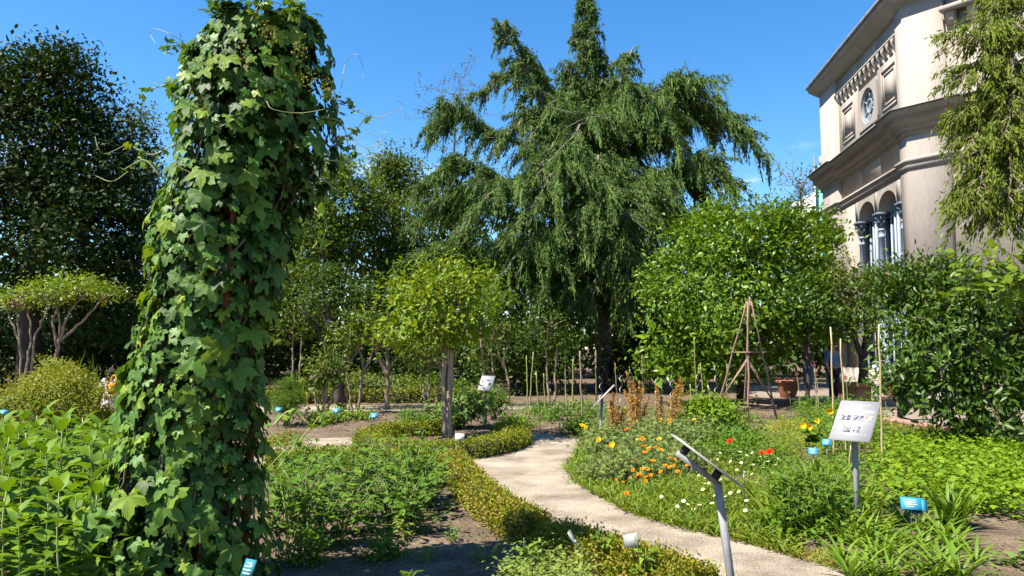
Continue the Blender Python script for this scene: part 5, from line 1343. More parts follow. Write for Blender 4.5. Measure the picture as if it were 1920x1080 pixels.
# ================================================================== flower beds right of the path
PET = (np.array([[0, 0, 0], [-.3, .45, .12], [-.36, .8, .3], [0, .95, .38], [.36, .8, .3], [.3, .45, .12]], float), np.array([[0, 2, 1], [0, 3, 2], [0, 4, 3], [0, 5, 4]]))
def flower_mesh(name, n, mat, flat=False):
    mb = MB()
    for ring_ in range(1 if flat else 2):
        a = np.arange(n) * 2 * math.pi / n + ring_ * .4
        D = np.c_[np.cos(a), np.sin(a), np.full(n, .05 if flat else .25 + .5 * ring_)]
        mb.leaves(PET, np.zeros((n, 3)), D, np.tile(UP, (n, 1)) + rdir(n) * .05, 1.0 - .25 * ring_, .62 if flat else 1.2)
    return mb.mesh(name, mat)
POPPY, CALEN, DAISY, REDP = flower_mesh('flower', 4, 'orange_petal'), flower_mesh('flower', 9, 'yellow_petal'), flower_mesh('flower', 9, 'white_petal', True), flower_mesh('flower', 5, 'red_petal')
EYE = lathe(MB(), (0, 0, 0), [(.3, 0), (.28, .12), (.15, .2), (.02, .22)], 8).mesh('eye', 'yellow_petal')
def flower_on(r, me, p, s, eye=False, stem=None):
    off = np.array(r.location)
    f = ob('flower', me, r); Nn = unit(UP + rdir(1)[0] * .5 + np.array([-.25, -.35, 0])); D = unit(np.cross(Nn, rdir(1)[0]))
    place(f, p, D, Nn, s, off)
    if eye: ob('eye', EYE, f)
    if stem is not None: stem.tube(bez(np.array([p[0] + rg.normal(0, .05), p[1] + rg.normal(0, .05), 0.02]), [p[0], p[1], p[2] * .5], p, 5), .003, 4)
def patch(name, label, u, v, r, ncl, per, size, mat, fl, px_fl, fs, T=DIAM, eye=False, W=1.0, cat='flowers', zc=None, group=None, spread=None, zf=None):
    g_ = gnd(u, v); t_ = thing(name, label, cat, g_, group); lf, stm = MB(), MB()
    c0 = g_ + UP * (zc if zc else r[2])
    crown(lf, lobes_of(c0, r, 7, .42, -.3), ncl, per, size, T, zmin=.01, W=W, shell=.2, spread=spread)
    for (fu, fv) in px_fl:
        # where the flower stands: over this patch, at the height the photograph shows
        p = gnd(fu, fv, (zf if zf else 2.0 * r[2]) + rg.normal(0, .02))
        if inpoly(p[:1], p[1:2], polys[0])[0]: p = gnd(fu, fv, .06); p[2] = .1
        if inpoly(p[:1], p[1:2], polys[0])[0]: continue
        flower_on(t_, fl, p, fs * rg.uniform(.8, 1.15), eye, stm)
    lf.build('foliage', mat, t_)
    stm.build('stems', 'stem_green', t_)
    return t_
GL = (JAG[0] * [.8, 1, 1], JAG[1])
patch('poppy_clump', 'blue-green poppy clump with orange blooms nearest the path', 1165, 905, (.42, .42, .13), 190, 14, .06, 'glaucous_leaf', POPPY, [(1155, 907), (1175, 934), (1168, 912), (1192, 905), (1210, 903)], .028, T=GL)
patch('poppy_clump', 'blue-green poppy clump with the densest orange blooms', 1215, 890, (.5, .45, .13), 230, 14, .06, 'glaucous_leaf', POPPY, [(1184, 868), (1187, 883), (1182, 897), (1197, 892), (1203, 880), (1209, 881), (1216, 882), (1202, 893), (1199, 890), (1220, 892), (1212, 896), (1190, 866)], .027, T=GL)
patch('poppy_clump', 'blue-green poppy clump behind the tilted foreground lectern', 1262, 880, (.45, .4, .14), 200, 14, .06, 'glaucous_leaf', POPPY, [(1247, 874), (1240, 886), (1256, 877), (1264, 873), (1271, 885), (1288, 874), (1265, 862), (1256, 859)], .027, T=GL)
patch('poppy_clump', 'blue-green leafy poppy clump with yellow blooms by the middle lectern', 1150, 860, (.5, .5, .18), 230, 14, .065, 'glaucous_leaf', CALEN, [(1122, 826), (1147, 835), (1144, 840), (1196, 826), (1146, 838)], .038, T=GL)
patch('poppy_clump', 'tall blue-green poppy clump with a few orange blooms by the blue label', 1225, 850, (.6, .5, .2), 260, 14, .065, 'glaucous_leaf', POPPY, [(1207, 838), (1217, 843), (1229, 840), (1238, 845), (1208, 850), (1224, 866), (1176, 806), (1257, 788), (1240, 790), (1205, 824)], .038, T=GL)
patch('poppy_clump', 'blue-green foliage clump in front of the rusty dock plants', 1290, 835, (.6, .5, .2), 250, 14, .065, 'glaucous_leaf', CALEN, [(1240, 787), (1257, 795), (1236, 825), (1302, 788)], .038, T=GL)
patch('marigold_clump', 'small marigold clump with yellow-orange blooms at the head of the path', 1082, 818, (.32, .3, .14), 90, 13, .06, 'bed_leaf', CALEN, [(1069, 799), (1076, 796), (1083, 797), (1080, 801), (1093, 800), (1099, 803), (1073, 806), (1086, 804), (1090, 798)], .045)
DA = [(1240, 932), (1258, 946), (1270, 950), (1282, 940), (1290, 955), (1300, 962), (1284, 968), (1322, 908), (1330, 906), (1318, 918), (1345, 912), (1352, 900), (1340, 930), (1360, 932), (1370, 925), (1310, 892), (1324, 896), (1335, 945), (1350, 944), (1312, 948), (1280, 880), (1292, 876), (1400, 940), (1386, 923), (1398, 958), (1420, 905), (1410, 890), (1350, 850), (1362, 846), (1375, 852), (1388, 848), (1400, 855), (1410, 850), (1425, 858), (1440, 866), (1390, 868), (1370, 866), (1430, 878), (1455, 872), (1460, 860), (1345, 862), (1412, 872), (1382, 882), (1448, 888)]
PL = [('daisy_patch', 'white daisy patch beside the gravel path left of the foreground lectern', 1275, 960, DA[:7]), ('daisy_patch', 'white daisy patch directly behind the foreground lectern post', 1330, 945, DA[7:20]), ('daisy_patch', 'white daisy patch just right of the foreground lectern', 1405, 950, DA[22:27]), ('daisy_patch', 'white daisy patch beneath the red poppies', 1400, 895, DA[27:])]
for nm, lab, u, v, fl in PL:
    patch(nm, lab, u, v, (.5, .45, .07), 110, 16, .05, 'grass_blade', DAISY, fl, .023, eye=True, W=.4, zf=.19)
patch('red_poppy', 'bright red poppy standing above the daisies', 1372, 870, (.16, .16, .14), 26, 10, .06, 'bed_leaf', REDP, [(1370, 829)], .05, zf=.4)
patch('red_poppy', 'pair of red poppies in front of the yellow-green clump', 1435, 890, (.18, .18, .14), 30, 10, .06, 'bed_leaf', REDP, [(1428, 851), (1444, 849)], .048, zf=.36)
grass('grass', 'long green grass edging the gravel path under the flowers', [(1060, 880), (1075, 905), (1180, 965), (1280, 995), (1400, 1020), (1500, 1050), (1500, 1000), (1480, 930), (1300, 900), (1150, 880), (1090, 850)], 9000, .18, .9, 'grass_blade')
grass('grass', 'bright grass tuft edge at the bend of the path', [(1075, 880), (1120, 900), (1110, 850), (1095, 828), (1085, 850)], 1500, .17, 1.0, 'grass_blade')
grass('grass', 'dry grassy fringe at the path edge', [(1120, 930), (1190, 965), (1290, 992), (1400, 1020), (1600, 1078), (1600, 1058), (1400, 1005), (1200, 955), (1130, 920)], 2600, .09, 1.0, 'dry_grass')
cover('ground_cover', 'low green herbs under the poppies and daisies', [(1090, 870), (1200, 960), (1500, 1030), (1500, 850), (1200, 830), (1100, 840)], 1100, 6, .11, .045, DIAM, 'grass_blade', 'ground cover', spread=.08)
cover('ground_cover', 'scrubby green growth around the dock plants', [(1110, 825), (1330, 830), (1330, 780), (1130, 775)], 520, 7, .28, .05, DIAM, 'feather_leaf', 'ground cover', spread=.1)
cover('ground_cover', 'yellow-green leafy clump left of the white notice', [(1425, 865), (1560, 880), (1565, 810), (1440, 800)], 420, 9, .26, .05, OV4, 'lime_cover_leaf', 'ground cover', spread=.09)
cover('ground_cover', 'sparse green growth between the obelisk and the notice', [(1370, 850), (1460, 830), (1560, 800), (1560, 775), (1370, 785)], 260, 6, .16, .05, DIAM, 'bed_leaf', 'ground cover', spread=.1)
# leafy vine bush by the obelisk
bush('vine_bush', 'bright leafy vine heap left of the wooden obelisk', 1335, 795, 13.2, (.4, .4, .5), 240, 13, .085, 'strawberry_leaf', T=OVATE, k=8)
bush('vine_bush', 'low leafy vine trailing beside the leafy heap', 1385, 830, 12.3, (.35, .35, .25), 120, 12, .08, 'bed_leaf', T=OVATE, k=5)
cover('ground_cover', 'tangled taller herbs between the daisies and the vine heap', [(1290, 880), (1480, 900), (1500, 850), (1400, 830), (1300, 835)], 380, 10, .34, .05, DIAM, 'bed_leaf', 'ground cover', spread=.09)
cover('ground_cover', 'grey-green feathery growth round the middle lectern', [(1090, 855), (1200, 870), (1330, 850), (1330, 815), (1110, 812)], 420, 10, .34, .045, DIAM, 'glaucous_leaf', 'ground cover', spread=.09)
# rusty docks
def dock(label, u, v, plumes):
    g_ = gnd(u, v); t_ = thing('dock_plant', label, 'plant', g_, 'dry dock plants')
    st_ = MB()
    for (u1, v1, wd_) in plumes:
        y = g_[1] + rg.normal(0, .08); e = at(u1, v1, y); s = g_ + np.array([rg.normal(0, .06), rg.normal(0, .06), 0])
        c_ = bez(s, s * .55 + e * .45 + UP * .15, e, 10); st_.tube(c_, np.linspace(.009, .003, 10), 5)
        n_ = 400; q = rg.uniform(2.2, 9, n_); P = np.stack([np.interp(q, range(10), c_[:, a]) for a in range(3)], 1)
        k_ = np.clip((9.4 - q) / 4, .25, 1)[:, None]
        br = rg.normal(0, 1, (n_, 3)); P = P + br * wd_ * .85 * k_ * np.array([1, 1, .7]) + UP * np.abs(br[:, :1]) * wd_ * .6
        mb = MB(); mb.leaves(DIAM, P, rdir(n_), rdir(n_), .026 * rg.uniform(.7, 1.3, n_), 1.4); mb.build('seed_head', 'dock_seed', t_)
    st_.build('stems', 'straw', t_)
dock('largest rusty-brown dock plant in seed, behind the poppies', 1195, 830, [(1176, 702, .045), (1188, 718, .045), (1200, 718, .04), (1206, 730, .04), (1170, 735, .035), (1216, 748, .035), (1183, 745, .05), (1195, 750, .05)])
dock('rusty dock seed spikes just right of the middle lectern', 1152, 825, [(1150, 738, .03), (1145, 752, .03), (1160, 762, .04), (1172, 770, .04)])
dock('single rusty dock spike between the two bigger ones', 1238, 828, [(1231, 724, .04), (1240, 745, .035)])
dock('tall rusty-gold dock spikes nearest the leafy vine heap', 1262, 825, [(1276, 710, .045), (1270, 722, .045), (1264, 735, .045), (1280, 728, .035)])

# right-hand beds
cover('strawberry_patch', 'lush light green strawberry patch on the right', [(1640, 960), (1930, 985), (1960, 880), (1900, 845), (1700, 840), (1640, 880)], 950, 12, .3, .07, OV4, 'strawberry_leaf', 'strawberry', spread=.1, W=1.5)
cover('strawberry_patch', 'light green leafy growth under the laurel bush', [(1650, 850), (1900, 850), (1860, 815), (1700, 812), (1655, 818)], 420, 8, .22, .07, OV4, 'lime_leaf', 'ground cover', spread=.1)
grass('lawn', 'yellowish lawn strip by the paved court', [(1625, 835), (1780, 835), (1770, 812), (1700, 802), (1650, 792), (1600, 800)], 4200, .1, 1.8, 'dry_grass')
PEO = leafy(.5, 10, .13, 'peony_leaf', T=(OVATE[0] * [.6, 1, 1], OVATE[1]), name='peony_plant', per=14, spread=.14)
plant_out([PEO], [gnd(u, v) for u, v in [(1500, 955), (1550, 960), (1470, 975), (1525, 985), (1580, 985), (1490, 1010), (1550, 1010)]], [q + ' of the dark green narrow-leaved peonies before the white notice' for q in ('backmost', 'back right', 'left', 'middle', 'rightmost', 'front left', 'front right one')], 'peonies in front of the white notice', smin=.75, smax=1.0)
cover('ground_cover', 'mixed green foliage around the post of the white notice', [(1440, 1020), (1640, 1050), (1640, 900), (1560, 870), (1450, 900)], 520, 7, .24, .07, OV4, 'bed_leaf', 'ground cover', spread=.1)
cover('ground_cover', 'tall mixed herbs behind the white notice', [(1520, 860), (1660, 880), (1660, 815), (1560, 800)], 300, 11, .6, .07, OV4, 'bed_leaf', 'ground cover', spread=.1)
SL = leaf_mesh('leaf', STRAP, 'strap_leaf')
def rosette(n, L_):
    r = thing('plantain_plant', None, None)
    for k in range(n):
        a = k * 2.4 + rg.normal(0, .2); f = k / n; upw = np.interp(f, [0, 1], [.8, 3.4])
        d = np.array([math.cos(a), math.sin(a), upw]); lf = ob('leaf', SL, r)
        place(lf, [math.cos(a) * .02, math.sin(a) * .02, 0], d, UP * 1.0 - np.array([math.cos(a), math.sin(a), 0]) * upw * .4, L_ * rg.uniform(.75, 1.15))
    return r
rp_ = [rosette(18, .3), rosette(17, .34), rosette(20, .28)]
pts = [gnd(u, v) for u, v in [(1600, 1030), (1640, 1055), (1680, 1020), (1650, 1000), (1700, 1060), (1735, 1035), (1770, 1060), (1760, 1010), (1720, 1000), (1800, 1035), (1620, 1075), (1670, 1090), (1745, 1090), (1800, 1090), (1580, 1060), (1830, 1060), (1690, 985), (1790, 990), (1615, 1005), (1660, 1035), (1710, 1030), (1750, 1055), (1780, 1030), (1640, 1085), (1720, 1080), (1595, 1085), (1670, 1060), (1765, 1085)]]
plant_out(rp_, pts, 'strap-leaved plantain rosette in the bottom right bed around the big blue label', 'plantain rosettes around the big blue label', smin=.85, smax=1.15)
gt = thing('grass_clump', 'upright grassy clump right of the big blue label', 'plant', gnd(1790, 1000)); mb = MB(); n_ = 90; a = rg.uniform(0, 6.28, n_)
mb.leaves(blade(.035, 5, .35, .3), gnd(1790, 1000) + rg.normal(0, .05, (n_, 3)) * [1, 1, 0], np.c_[np.cos(a) * .22, np.sin(a) * .22, np.ones(n_)], -np.c_[np.cos(a), np.sin(a), np.zeros(n_)], .5 * rg.uniform(.6, 1.1, n_)); mb.build('blades', 'strap_leaf', gt)
plant_out([leafy(.14, 7, .09, 'artichoke_leaf', T=ROUND, name='cabbage_seedling', per=4, spread=.08)], [gnd(1895, 1065), gnd(1930, 1050)], ['blue-green cabbage seedling on the bare soil at the bottom right', 'second cabbage seedling cut by the right edge'], None)
cover('weeds', 'small weeds on the bare soil at the bottom right', [(1830, 1100), (1960, 1100), (1960, 985), (1840, 990)], 130, 5, .04, .03, DIAM, 'grass_blade', 'weeds', spread=.05)
grass('seed_stalks', 'thin brown seed stalks above the plantain rosettes', [(1610, 1010), (1760, 1040), (1760, 990), (1620, 970)], 50, .42, .1, 'grass_blade', lean=.12)
grass('grass', 'tall loose grass and stalks around the post of the white notice', [(1430, 1000), (1640, 1035), (1650, 960), (1560, 900), (1440, 920)], 1500, .38, .6, 'grass_blade', lean=.35)
# sunflower and purple thistles behind the notice
SUNF = flower_mesh('flower', 14, 'yellow_petal', True)
BIGL = (ROUND[0] * [1, 1, 1.5], ROUND[1])
for (u, v, fl, lab) in [(1595, 880, [(1556, 770)], 'leafy sunflower with a yellow bloom just left of the white notice'), (1520, 855, [(1506, 798), (1518, 801)], 'two yellow sunflower blooms left of the white notice'), (1540, 850, [(1532, 789)], 'small yellow sunflower bloom beside the blue labels')]:
    g_ = gnd(u, v); t_ = thing('sunflower', lab, 'flower', g_); stm, lf = MB(), MB()
    for fu, fv in fl:
        p = at(fu, fv, g_[1]); c_ = bez(g_, [g_[0], g_[1], p[2] * .6], p, 8); stm.tube(c_, np.linspace(.01, .006, 8), 5)
        f = ob('flower', SUNF, t_); place(f, p, UP + rdir(1)[0] * .3, np.array([-.3, -1, .35]), .05, g_); e = ob('eye', EYE, f); e.scale = (1.2, 1.2, .6)
        n_ = 14; q = rg.uniform(1.5, 6.8, n_); P = np.stack([np.interp(q, range(8), c_[:, k]) for k in range(3)], 1); a = rg.uniform(0, 6.28, n_)
        lf.leaves(BIGL, P, np.c_[np.cos(a), np.sin(a), rg.normal(-.1, .3, n_)], UP + rdir(n_) * .4, .14 * rg.uniform(.7, 1.2, n_))
    stm.build('stem', 'stem_green', t_); lf.build('leaves', 'bed_leaf', t_)
for i, (u, v, b) in enumerate([(1494, 702, 790), (1530, 703, 790), (1526, 685, 795), (1530, 733, 800), (1585, 708, 800), (1658, 747, 815), (1578, 742, 805), (1478, 735, 790)]):
    g_ = gnd(u + 4, b); p = at(u, v, g_[1]); t_ = thing('allium', ('purple globe flower on a tall stalk, highest of the pair far left of the notice', 'purple globe flower on a tall stalk left of the leftmost bamboo', 'highest purple globe flower of all', 'purple globe flower low beside the leftmost bamboo', 'purple globe flower between the two bamboo canes', 'dark purple globe flower right of the white notice', 'purple globe flower just above the notice', 'faded straw-coloured globe flower at the far left of the globe flowers')[i], 'flower', g_, 'purple globe flowers')
    MB().tube(bez(g_, [g_[0] + .05, g_[1], p[2] * .6], p, 7), .006, 5).build('stem', 'stem_pale', t_)
    mb = MB(); n_ = 70; d = rdir(n_); mb.leaves(NEEDLE, p + d * .012, d, rdir(n_), .035); mb.build('bloom', 'purple_petal' if i != 7 else 'straw', t_)
cover('ground_cover', 'tangle of tall green herbs around the purple globe flowers', [(1490, 805), (1640, 812), (1640, 775), (1500, 768)], 300, 11, .42, .07, OV4, 'feather_leaf', 'ground cover', spread=.1)
# ================================================================== lectern notices
def frame3(Rv, Vv):
    Rv = unit(Rv); Vv = unit(np.asarray(Vv) - np.dot(Vv, Rv) * Rv); return Rv, Vv, np.cross(Rv, Vv)
def lectern(label, base, centre, Rv, Vv, w, h, lean_top=None, rail=True, layout=0):
    """flat panel (right, up vectors, normal = reading side) on a bent steel post"""
    t_ = thing('lectern_sign', label, 'sign', base, 'lectern notices')
    Rv, Vv, Nn = frame3(Rv, Vv); M3 = np.stack([Rv, Vv, Nn], 1)
    c = np.asarray(centre, float)
    MB().box(c, (w / 2, h / 2, .004), M3).build('panel', 'sign_back', t_)
    MB().box(c + Nn * .0062, (w / 2 - .004, h / 2 - .004, .0015), M3).build('face', 'sign_face', t_)
    fc = bpy.data.objects[[o.name for o in t_.children if o.name.startswith('face')][0]]
    # print: broken rules for the small text, dark blocks for the pictures
    def rule(y, x0, x1, mat, th=.0022):
        mb = MB(); x = x0
        while x < x1:
            l = rg.uniform(.012, .04)
            mb.box(c + Nn * .0082 + Rv * ((x + min(x + l, x1)) / 2) * w + Vv * y * h, (max(.001, (min(x + l, x1) - x) / 2 * w), th, .0004), M3); x += l + .012
        mb.build('print_line', mat, t_)
    def pic(x, y, pw, ph, mat):
        MB().box(c + Nn * .0082 + Rv * x * w + Vv * y * h, (pw / 2 * w, ph / 2 * h, .0004), M3).build('picture', mat, t_)
    if layout == 1:
        rule(.39, -.22, .3, 'print_pale'); rule(.345, -.08, .12, 'print_pale'); rule(.305, -.07, .1, 'print_pale')
        for y in (.255, .235, .215, .195): rule(y, -.33, .43, 'print_pale')
        rule(.172, -.33, .12, 'print_pale')
        pic(-.24, .055, .25, .125, 'print_photo'); pic(.07, .055, .24, .125, 'print_photo'); pic(.33, .055, .17, .125, 'print_brown')
        rule(-.075, -.37, .4, 'print_pale'); rule(-.1, -.37, -.2, 'print_pale')
        pic(-.12, -.225, .17, .15, 'print_photo'); pic(.11, -.225, .16, .15, 'print_photo')
        rule(-.35, -.42, .4, 'print_pale'); rule(-.375, -.1, .1, 'print_pale')
    elif layout == 2:
        for y in (.33, .27, .21): rule(y, -.2, .35, 'print_pale', .003)
        pic(-.22, .1, .2, .14, 'print_brown'); rule(.1, -.05, .38, 'print_pale', .003)
        pic(-.1, -.15, .22, .12, 'print_photo'); pic(.16, -.14, .13, .17, 'print_photo')
    elif layout == 3:
        for y in (.3, .2, .0, -.2): rule(y, -.35, .35, 'print_pale', .003)
    # rail under the panel, brackets, post
    lo = c - Vv * h * .3; hi = c + Vv * h * .36
    if rail:
        MB().box((lo + hi) / 2 - Nn * .066, (.016, np.linalg.norm(hi - lo) / 2, .017), M3).build('rail', 'galv', t_)
        for q in (lo + Vv * .03, hi - Vv * .03):
            MB().box(q - Nn * .03, (.016, .02, .026), M3).build('bracket', 'black_rubber', t_)
    top = lo - Nn * .062 if rail else c - Nn * .01 - Vv * h * .1
    dpost = top - np.asarray(base, float); zp = unit(dpost); xp = unit(np.cross(np.array([0, 1.0, 0]), zp)); MB().box((top + np.asarray(base)) / 2 - zp * .05, (.019, .019, np.linalg.norm(dpost) / 2 + .05), np.stack([xp, np.cross(zp, xp), zp], 1)).build('post', 'galv', t_)
    return t_
# foreground one seen almost edge-on
cF = (at(1260, 815, 4.35) + at(1386, 910, 4.35)) / 2
up_ = unit(at(1260, 815, 4.35) - at(1386, 910, 4.35))
bF = np.array([*at(1384, 1170, 4.35)[:2], 0.0])
lectern('tilted lectern notice seen edge-on from behind in the foreground', bF, cF, [.04, 1.0, 0], up_, .30, .43, layout=3)
# white notice on the right
psi, tl_ = R(-41), R(50)
Rv = np.array([math.cos(psi), math.sin(psi), 0]); Hh = np.array([-math.sin(psi), math.cos(psi), 0])
b2 = gnd(1609, 1000); Yn = b2[1]
lectern('white lectern notice with small pictures on the right', b2, at(1603, 789, Yn), Rv, Hh * math.sin(tl_) + UP * math.cos(tl_), .335, .49, rail=False, layout=1)
# small white notice in the middle
b3 = gnd(911, 806); psi = R(-14); Rv = np.array([math.cos(psi), math.sin(psi), 0]); Hh = np.array([-math.sin(psi), math.cos(psi), 0])
lectern('white lectern notice behind the round-headed myrtle', b3, at(912, 718.5, b3[1]), Rv, Hh * math.sin(R(50)) + UP * math.cos(R(50)), .28, .42, rail=False, layout=2)
# grey one by the path seen from the side
b4 = gnd(1124, 845); y4 = b4[1]
cM = at(1132, 742, y4)
lectern('narrow slanting lectern notice among the poppies at the bend of the path', b4, cM, [-.12, -1.0, 0], at(1151, 722, y4) - at(1114, 760, y4), .36, .47, rail=False, layout=3)

# ================================================================== plant labels
def plant_label(label, top, yaw=0.0, w=.11, h=.07, tilt=40, mat='label_blue', base=None, lines=3, twin=False, name='plant_label', group='blue plant labels'):
    """small bent-metal label: plate tilted back on a thin stake"""
    top = np.asarray(top, float)
    b_ = np.array([top[0], top[1] + .02, 0.0]) if base is None else np.asarray(base, float)
    t_ = thing(name, label, 'plant label', b_, group)
    Rv = np.array([math.cos(yaw), math.sin(yaw), 0]); Hh = np.array([-math.sin(yaw), math.cos(yaw), 0])
    Vv = Hh * math.sin(R(tilt)) + UP * math.cos(R(tilt)); Rv, Vv, Nn = frame3(Rv, Vv); M3 = np.stack([Rv, Vv, Nn], 1)
    MB().box(top, (w / 2, h / 2, .0025), M3).build('plate', mat, t_)
    for k in range(lines):
        ln = rg.uniform(.35, .75); y = (.28 - .56 * k / max(1, lines - 1)) * h if lines > 1 else 0
        MB().box(top + Nn * .0035 + Vv * y + Rv * rg.uniform(-.06, .06) * w, (ln * w / 2, h * .035, .0006), M3).build('print_line', 'white_print' if mat in ('label_blue', 'label_teal') else 'print_grey', t_)
    MB().tube([b_ - UP * .08, top - Nn * .006 - Vv * h * .2], [.005, .005], 6).build('stake', 'steel', t_)
    if twin:
        MB().tube([b_ - UP * .08 + Rv * .05, top - Nn * .03 + Rv * .03 - Vv * h * .3], [.005, .005], 6).build('stake', 'steel', t_)
        ce = top + Rv * (w / 2 + .022) - Nn * .022 - Vv * .0
        MB().box(ce, (.03, h / 2, .0025), np.stack([unit(Rv - Nn * .9), Vv, unit(np.cross(unit(Rv - Nn * .9), Vv))], 1)).build('side_plate', mat, t_)
        MB().box(top - Nn * .05 - Vv * h * .32 + Rv * w * .2, (w * .3, h * .2, .0025), M3).build('back_plate', 'label_dark', t_)
    return t_
yb = gnd(1703, 1012)[1]
plant_label('big bright blue plant label in the plantain bed at the bottom right', at(1708, 944, yb), R(-24), .155, .115, 42, lines=4, twin=True)
plant_label('blue plant label tucked behind the lower left corner of the white notice', at(1550, 829, 9.6), R(-22), .11, .1, 45)
plant_label('blue plant label left of the white notice, the lower of two', at(1525, 846, 9.0), R(-22), .11, .1, 45)
plant_label('blue plant label half hidden in the poppies', at(1200, 849, 10.2), R(-5), .11, .09, 35)
plant_label('blue plant label on bare soil at the low myrtle', at(631, 770, 15.2), R(0), .14, .1, 30)
plant_label('blue plant label on bare soil nearest the creamy flower bush', at(702, 779, 14.2), R(0), .14, .1, 30)
plant_label('blue plant label against the feathery fennel', at(522, 768, 14.2), R(0), .12, .09, 30)
plant_label('small blue plant label between the hop column and the sunflower shoots', at(172, 827, 8.4), R(8), .11, .07, 45)
plant_label('small blue plant label at the far left edge', at(5, 773, 10.5), R(8), .11, .08, 45)
plant_label('dark teal plant label at the foot of the hop column', at(466, 1066, 4.3), R(-30), .085, .1, 25, mat='label_teal', lines=4)
plant_label('teal plant label beside the creamy flower bush', at(741, 802, 13.6), R(60), .1, .1, 30, mat='label_teal')
plant_label('white plant label before the hedge ring round the myrtle', at(862, 820, 11.0), R(0), .135, .11, 20, mat='label_white', base=gnd(853, 868), lines=0, group='pale plant labels')
# metal ones seen from the back in the foreground
def stake_label(label, u, v, Y, pts, plate):
    b_ = np.array([*at(u, v, Y)[:2], 0]); t_ = thing('plant_label', label, 'plant label', b_, 'pale plant labels')
    MB().tube([b_ - UP * .08] + [at(a, b, Y) for a, b in pts], .006, 6).build('stake', 'steel', t_)
    c, Rv, Vv, w, h = plate; Rv, Vv, Nn = frame3(Rv, Vv); MB().box(c, (w / 2, h / 2, .002), np.stack([Rv, Vv, Nn], 1)).build('plate', 'label_grey', t_)
stake_label('grey metal plant label seen from behind at the foreground hedge', 1187, 1100, 5.0, [(1188, 1030), (1180, 1012)], (at(1183, 1013, 4.97), [.9, -.45, .3], [-.25, .5, .8], .1, .085))
stake_label('thin metal plant label seen edge-on in the foreground hedge', 1084, 1100, 5.2, [(1084, 1030), (1078, 1012)], (at(1076, 1012, 5.2), [.25, 1, 0], [-.55, 0, .8], .09, .13))
stake_label('thin metal plant label among the daisies beside the foreground lectern', 1294, 945, 7.6, [(1293, 890), (1297, 878)], (at(1298, 877, 7.6), [.3, 1, 0], [.5, 0, .8], .09, .1))
stake_label('slim metal stake label right of the foreground lectern', 1396, 962, 7.2, [(1395, 900), (1395, 888)], (at(1395, 886, 7.2), [.1, 1, 0], [.1, 0, 1], .05, .04))
# yellow insect trap marker
b_ = gnd(921, 1052); ym = thing('yellow_marker', 'small yellow marker card stuck in the shaded soil', 'marker', b_)
Rv, Vv, Nn = frame3([.35, .9, 0.0], [.3, -.1, 1]); M3 = np.stack([Rv, Vv, Nn], 1); c = at(925, 1036, b_[1])
MB().add([c - Rv * .06 - Vv * .05, c + Rv * .05 - Vv * .06, c + Rv * .07 + Vv * .06, c - Rv * .03 + Vv * .05, c - Rv * .06 - Vv * .05 - Nn * .002, c + Rv * .05 - Vv * .06 - Nn * .002, c + Rv * .07 + Vv * .06 - Nn * .002, c - Rv * .03 + Vv * .05 - Nn * .002], np.array([[0, 1, 2, 3], [7, 6, 5, 4], [0, 4, 5, 1], [1, 5, 6, 2], [2, 6, 7, 3], [3, 7, 4, 0]])).build('card', 'marker_yellow', ym)
MB().box(c - Vv * .01 + Nn * .002, (.03, .006, .001), M3).build('print_line', 'print_grey', ym)
MB().tube([b_ - UP * .05, c - Vv * .05], .004, 5).build('stake', 'bamboo', ym)

# ================================================================== canes and stakes
def cane(label, top, bot, r=.011, mat='bamboo', group='bamboo canes', depth=None):
    if depth is None: b_ = gnd(*bot)
    else: b_ = at(*bot, depth)
    e = at(*top, b_[1]); b0_ = b_.copy()
    if b0_[2] > 0.02:                       # foot hidden: carry the cane down to the soil
        d = (b_ - e); b0_ = b_ + d * (b_[2] / max(1e-3, -d[2]))
    t_ = thing('cane', label, 'cane', (b0_[0], b0_[1], 0), group)
    n_ = 9; c_ = np.linspace(b0_ - UP * .05, e, n_); c_[2:-1, 0] += rg.normal(0, .006, n_ - 3)
    m_ = MB().tube(c_, np.linspace(r * 1.1, r * .8, n_), 7)
    for k in range(1, n_ - 1):              # nodes
        d = unit(c_[k + 1] - c_[k]); m_.tube([c_[k] - d * r * .4, c_[k], c_[k] + d * r * .4], [r * .9, r * 1.28, r * .9], 7)
    m_.build('pole', mat, t_, True)
lab_ = [('greenish cane leaning right, the leftmost of the row beyond the path', (987, 667), (990, 768), 'bamboo_green'), ('greenish cane crossing its neighbour at the left end of the row', (1000, 660), (991, 786), 'bamboo_green'), ('cane standing nearest in the soil beyond the hedge ring', (1005, 696), (1013, 808), 'bamboo_green'), ('short thin cane left of the twisting pale stems', (1019, 700), (1023, 780), 'bamboo_green'),
        ('thin greenish cane right of the twisting pale stems', (1059, 655), (1061, 765), 'bamboo_green'), ('thin short cane left of the thick brown cane', (1075, 672), (1073, 768), 'bamboo_green'), ('thick reddish-brown cane in front of the dark shrubs', (1087, 658), (1092, 788), 'cane_brown'), ('straight yellow-green cane left of the cedar trunk', (1117, 656), (1118, 760), 'bamboo_green'),
        ('reddish cane right of the cedar trunk', (1153, 680), (1159, 762), 'cane_brown'), ('knotty brown cane above the largest dock', (1204, 662), (1207, 765), 'cane_brown'), ('tall cane in front of the magnolia', (1301, 632), (1308, 785), 'bamboo_green'), ('short cane in front of the magnolia', (1294, 720), (1296, 785), 'bamboo_green'), ('slanting cane among the vine heap', (1313, 680), (1322, 785), 'bamboo_green'), ('thin cane left of the wooden obelisk', (1363, 682), (1363, 785), 'bamboo_green'), ('thick pale cut cane leaning in the vine heap', (1327, 722), (1345, 800), 'bamboo')]
for lab, tp, bt_, mt in lab_: cane(lab, tp, bt_, .022 if 'thick' in lab else .014, mt)
cane('tall yellow bamboo cane left of the white notice, the leftmost of three', (1557, 613), (1564, 866), .013)
